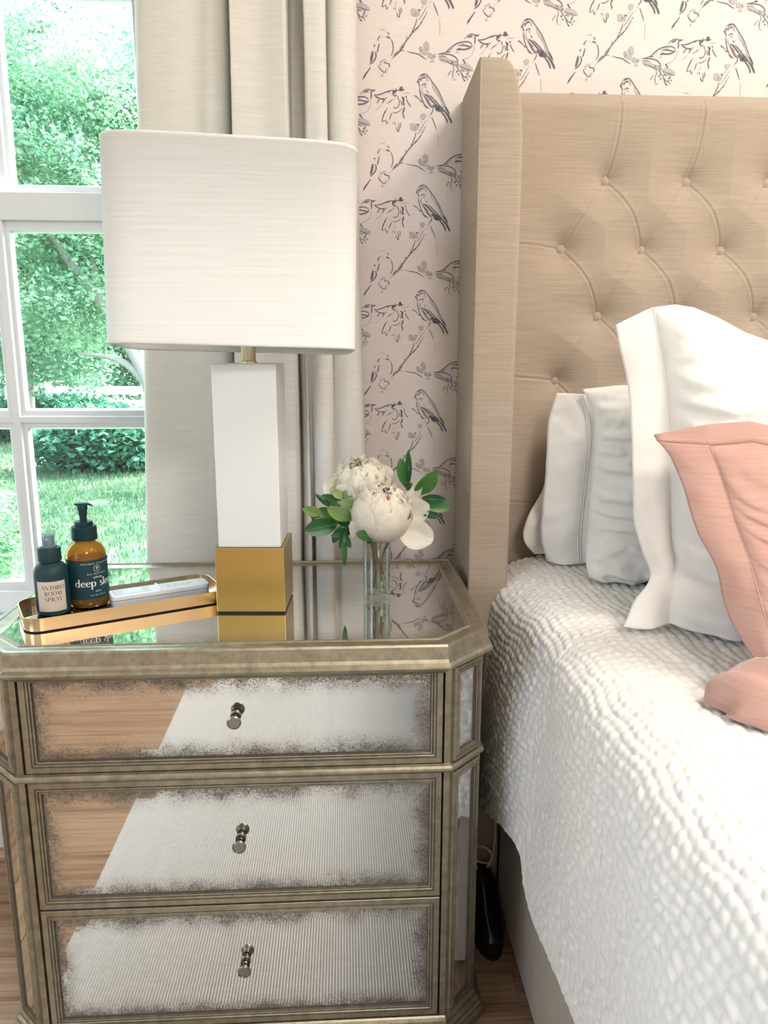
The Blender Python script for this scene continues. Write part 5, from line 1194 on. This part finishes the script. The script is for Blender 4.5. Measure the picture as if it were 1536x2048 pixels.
# ================================================================== PILLOWS
def resample(P, n):
    P = [tuple(p) for p in P]; Q = np.array([tuple(v) for v in catmull(P, 10)]); L = np.concatenate([[0], np.cumsum(np.linalg.norm(np.diff(Q, axis=0), axis=1))])
    t = np.linspace(0, L[-1], n); return np.stack([np.interp(t, L, Q[:, i]) for i in range(3)], -1)
def pillow(name, label, seam, flange, W, T, topz, mat, seed, nv=110, nu=150, lean=.25, group=None, wr=.006, topflange=0, bottom_bulge=0.0, nrm_side=0.0, hem=None):
    S_ = resample(seam, nv); Fl = resample(flange, nv) if flange else None
    u = np.linspace(0, 1, nu)**1.35; v = np.linspace(0, 1, nv); U, Vv = np.meshgrid(u, v, indexing='ij')
    mid = S_[None, :, :]+np.stack([U*W, 0*U, 0*U], -1)
    tz = np.interp(u*W, [p[0] for p in topz], [p[1] for p in topz])
    mid[:, :, 2] += tz[:, None]*Vv[:, :]**1.5
    # straighten the seam's wiggle toward the far end
    xs_mean = S_[:, 0].mean(); mid[:, :, 0] -= (S_[None, :, 0]-xs_mean)*np.clip(U*3, 0, 1)
    prof = (1-np.abs(2*U-1)**5)**.62*np.where(Vv < .5, (1-np.abs(2*Vv-1)**6)**.42, (1-np.abs(2*Vv-1)**3.2)**.55)
    prof = np.nan_to_num(prof)
    n_ = np.array([nrm_side, -1, -lean]); n_ = n_/np.linalg.norm(n_)
    rid = 1-np.abs(smooth_noise(U*W, Vv, 34, 22, seed+2))*3.2
    wrk = wr*(smooth_noise(U*W*1.0, Vv, 26, 14, seed)*.7+rid*.35+smooth_noise(U*W, Vv, 14, 42, seed+1)*.8*np.exp(-U*4)
              +.75*np.sin(Vv*64+5*np.sin(U*W*14+seed)+2*np.sin(Vv*17))*np.exp(-U*W*13)*np.clip(U*W*50, 0, 1)
              +.6*np.sin(U*W*120+4*np.sin(Vv*6))*np.exp(-Vv*9))
    Hs = np.abs(S_[-1]-S_[0]).max(); wrk = wrk+wr*1.25*creases(U*W*1.6, Vv*Hs*1.6, seed+50)
    out = []
    th = T*prof; th = th*(1+bottom_bulge*(1-Vv))
    front = mid+n_*(th+wrk*np.clip(prof*3, 0, 1))[:, :, None]; back = mid-n_*(th*.8)[:, :, None]
    V = np.concatenate([front.reshape(-1, 3), back.reshape(-1, 3)]); idx = np.arange(nu*nv).reshape(nu, nv)
    q = np.stack([idx[:-1, :-1], idx[1:, :-1], idx[1:, 1:], idx[:-1, 1:]], -1).reshape(-1, 4); q2_ = q[:, ::-1]+nu*nv
    o = quads_np(name, V, np.concatenate([q, q2_]), mat, None, True)
    bm = bmesh.new(); bm.from_mesh(o.data); bmesh.ops.remove_doubles(bm, verts=bm.verts[:], dist=1e-5); bmesh.ops.recalc_face_normals(bm, faces=bm.faces[:]); bm.to_mesh(o.data); bm.free()
    o.data.polygons.foreach_set('use_smooth', [True]*len(o.data.polygons))
    tag(o, label, 'pillow', group)
    if Fl is not None:
        m_ = 16; t = np.linspace(0, 1, m_)
        A = S_[None]*(1-t)[:, None, None]+Fl[None]*t[:, None, None]
        wob = .0035*smooth_noise(np.repeat(t[:, None], nv, 1)*2, np.repeat(v[None], m_, 0), 2, 22, seed+5)*t[:, None]
        wob = wob*(1+4.0*(1-v[None])**4)+.0042*creases(np.repeat(t[:, None], nv, 1)*.09, np.repeat(v[None], m_, 0)*.4, seed+80)*np.sin(PI*np.clip(t*.9, 0, 1))[:, None]; A += n_*wob[:, :, None]; A += n_*((.010*np.sin(PI*t))[:, None]*(1-v[None]**8))[:, :, None]
        f = grid_np('flange', A, mat, o, True); md = f.modifiers.new('cloth', 'SOLIDIFY'); md.thickness = .0022; md.offset = 0
        bm = bmesh.new(); tube_bm(bm, [Vector(p)+Vector(n_)*.001 for p in S_], .0013, 6); bm_obj('seam', bm, mat, o)
        if hem:
            for d in hem:
                bm = bmesh.new(); tube_bm(bm, [Vector(p)+Vector(n_)*(.0012+.010*math.sin(PI*d)) for p in (S_*(1-d)+Fl*d)], .0013, 5); bm_obj('stitch_line', bm, mat, o)
    if topflange:
        top = np.stack([mid[:, -1, 0], mid[:, -1, 1], mid[:, -1, 2]], -1)
        k = 6; tt = np.linspace(0, 1, k); B = top[None]+np.stack([0*tt, .012*tt, topflange*tt], -1)[:, None, :]
        lead = np.linspace(0, 1, 9)[:-1]
        B2 = np.array([[Fl[-1]*(1-q_)+S_[-1]*q_+np.array([0, .012*a_, topflange*a_*(.25+.75*q_)]) for q_ in lead] for a_ in tt])
        f = grid_np('flange_top', np.concatenate([B2, B], 1), mat, o, True); md = f.modifiers.new('cloth', 'SOLIDIFY'); md.thickness = .0022; md.offset = 0
    return o
GP = 'pillows propped against the headboard'
pillow('sleeping_pillow', 'white pillow pressed against the headboard with its loose case end showing', [(.385, -.128, .672), (.386, -.126, .74), (.388, -.122, .82), (.39, -.118, .93)],
       [(.352, -.132, .668), (.332, -.140, .690), (.3285, -.138, .712), (.338, -.132, .742), (.368, -.126, .80), (.385, -.12, .92)], .55, .030, [(0, 0), (.3, .0), (.55, -.02)], M['cotton'], 3, group=GP, lean=.05)
pillow('sleeping_pillow', 'white pillow with gathered double stitched case hem behind the flanged sham', [(.4210, -.200, .668), (.4175, -.200, .728), (.4235, -.198, .825), (.4260, -.195, .905), (.4100, -.190, .962)],
       [(.3650, -.172, .666), (.3540, -.172, .700), (.3516, -.170, .740), (.3560, -.170, .82), (.3560, -.170, .90), (.3600, -.170, .930), (.3690, -.170, .963)], .52, .042, [(0, 0), (.3, .01), (.52, -.02)], M['cotton'], 13, group=GP, lean=.12, hem=(.05, .12))
pillow('sleeping_pillow', 'plump white pillow between the hemmed pillow and the flanged sham', [(.4000, -.300, .672), (.3960, -.290, .700), (.4030, -.272, .753), (.4055, -.270, .877), (.4020, -.268, .935), (.3830, -.266, .974)],
       None, .55, .075, [(0, 0), (.05, .006), (.3, .012), (.55, -.02)], M['cotton'], 23, group=GP, lean=.2, wr=.010)
pillow('flanged_sham', 'large white sham with wide flange in front of the plain pillows', [(.4330, -.530, .676), (.4450, -.505, .708), (.4620, -.472, .748), (.4603, -.46, .7736), (.4626, -.44, .8341), (.4631, -.42, .9097), (.4593, -.40, .9929), (.4505, -.39, 1.0485), (.4416, -.382, 1.094)],
       [(.3720, -.530, .673), (.3990, -.505, .702), (.4240, -.484, .728), (.4165, -.470, .7587), (.4086, -.45, .8007), (.4105, -.43, .8614), (.4105, -.41, .9302), (.4089, -.39, .9891), (.3986, -.38, 1.0346), (.3927, -.372, 1.070)], .60, .105, [(0, 0), (.03, .004), (.055, .000), (.09, -.014), (.13, -.035), (.175, -.05), (.35, -.05), (.6, -.08)], M['cotton'], 33, group=GP, lean=.32, wr=.009, bottom_bulge=.15)
pillow('flanged_sham', 'dusty pink linen sham with flat flange at the front of the pillows', [(.470, -.760, .690), (.4570, -.72, .7432), (.4571, -.69, .7771), (.4576, -.67, .7997), (.4534, -.63, .8455), (.4522, -.60, .8837), (.4438, -.58, .9209)],
       [(.4700, -.765, .678), (.4513, -.74, .6926), (.4448, -.73, .7011), (.4366, -.69, .7308), (.4341, -.67, .7481), (.4303, -.65, .788), (.4180, -.62, .8244), (.4136, -.59, .8652), (.4017, -.57, .9052), (.3875, -.56, .9245)], .46, .070, [(0, 0), (.05, .004), (.1, -.008), (.46, -.03)], M['pink'], 43, group=GP, lean=.55, wr=.007, topflange=.024)
# folded corner of the pink sham's lower flange lying on the quilt
n1, n2 = 26, 14
C = np.zeros((n1, n2, 3))
for i in range(n1):
    for j in range(n2):
        a, b = i/(n1-1), j/(n2-1)
        env = math.sqrt(max(0.0, 1-max(0.0, 1-a*3.2)**2)); ang = PI*(1-b)
        C[i, j] = (.388+.165*a+.006*math.sin(b*6+a*5), -.758-.02*a-.046*math.cos(PI-ang)*(.35+.65*env)*(1+.1*math.sin(a*9)), .6660+.048*math.sin(ang)**.8*env*(1+.12*math.sin(a*13+b*4))+.003*math.sin(a*25+b*9)*env)
pk = [o for o in bpy.data.objects if o.get('label', '').startswith('dusty pink')][0]
fo = grid_np('flange_corner', C, M['pink'], pk, True); md = fo.modifiers.new('cloth', 'SOLIDIFY'); md.thickness = .0022; md.offset = 0

# ================================================================== BETWEEN NIGHTSTAND AND BED
cb = tube('power_cable', [(.2760, -.222, .30), (.2755, -.226, .18), (.2740, -.230, .135), (.2660, -.232, .098), (.2450, -.232, .092), (.2300, -.236, .104), (.2240, -.240, .125), (.2330, -.240, .143), (.2560, -.237, .139), (.2700, -.235, .120), (.2640, -.234, .104), (.2460, -.238, .110), (.2330, -.240, .117), (.2200, -.242, .090), (.2160, -.244, .030), (.2200, -.244, .0035)], .0026, M['cable'], None, 10, 8)
tag(cb, 'pale looped power cable hanging beside the bed wing', 'cable')
# glossy black shoe-shaped thing lying in the shadow
bm = bmesh.new(); sec = [(-.214, .014, .012, .060), (-.222, .024, .040, .092), (-.245, .028, .050, .092), (-.27, .029, .045, .070), (-.30, .0285, .036, .050), (-.33, .025, .027, .038), (-.350, .014, .020, .027)]
rings = []
for y, w, hz_, top in sec:
    rings.append([bm.verts.new((.2530+w*.95*math.cos(2*PI*i/16), y, max(.0045, .006+top*.5+top*.5*math.sin(2*PI*i/16)))) for i in range(16)])
for a, b in zip(rings, rings[1:]):
    for i in range(16): f = bm.faces.new((a[i], a[(i+1) % 16], b[(i+1) % 16], b[i])); f.smooth = True
bm.faces.new(rings[0]); bm.faces.new(rings[-1]); bmesh.ops.recalc_face_normals(bm, faces=bm.faces[:])
so = bm_obj('black_shoe', bm, M['black_gloss'], None); tag(so, 'glossy black shoe tucked between the nightstand and the bed rail', 'shoe')
bm = bmesh.new(); V0 = []
for z in (0.0, .006):
    V0.append([bm.verts.new((.2530+(.028*math.cos(t))*(1-.25*max(0, math.sin(t))), -.286+.068*math.sin(t), z)) for t in np.linspace(0, 2*PI, 24, endpoint=False)])
for i in range(24): bm.faces.new((V0[0][i], V0[0][(i+1) % 24], V0[1][(i+1) % 24], V0[1][i]))
bm.faces.new(V0[1]); bm.faces.new(list(reversed(V0[0]))); bmesh.ops.recalc_face_normals(bm, faces=bm.faces[:])
bm_obj('sole', bm, M['black'], so)
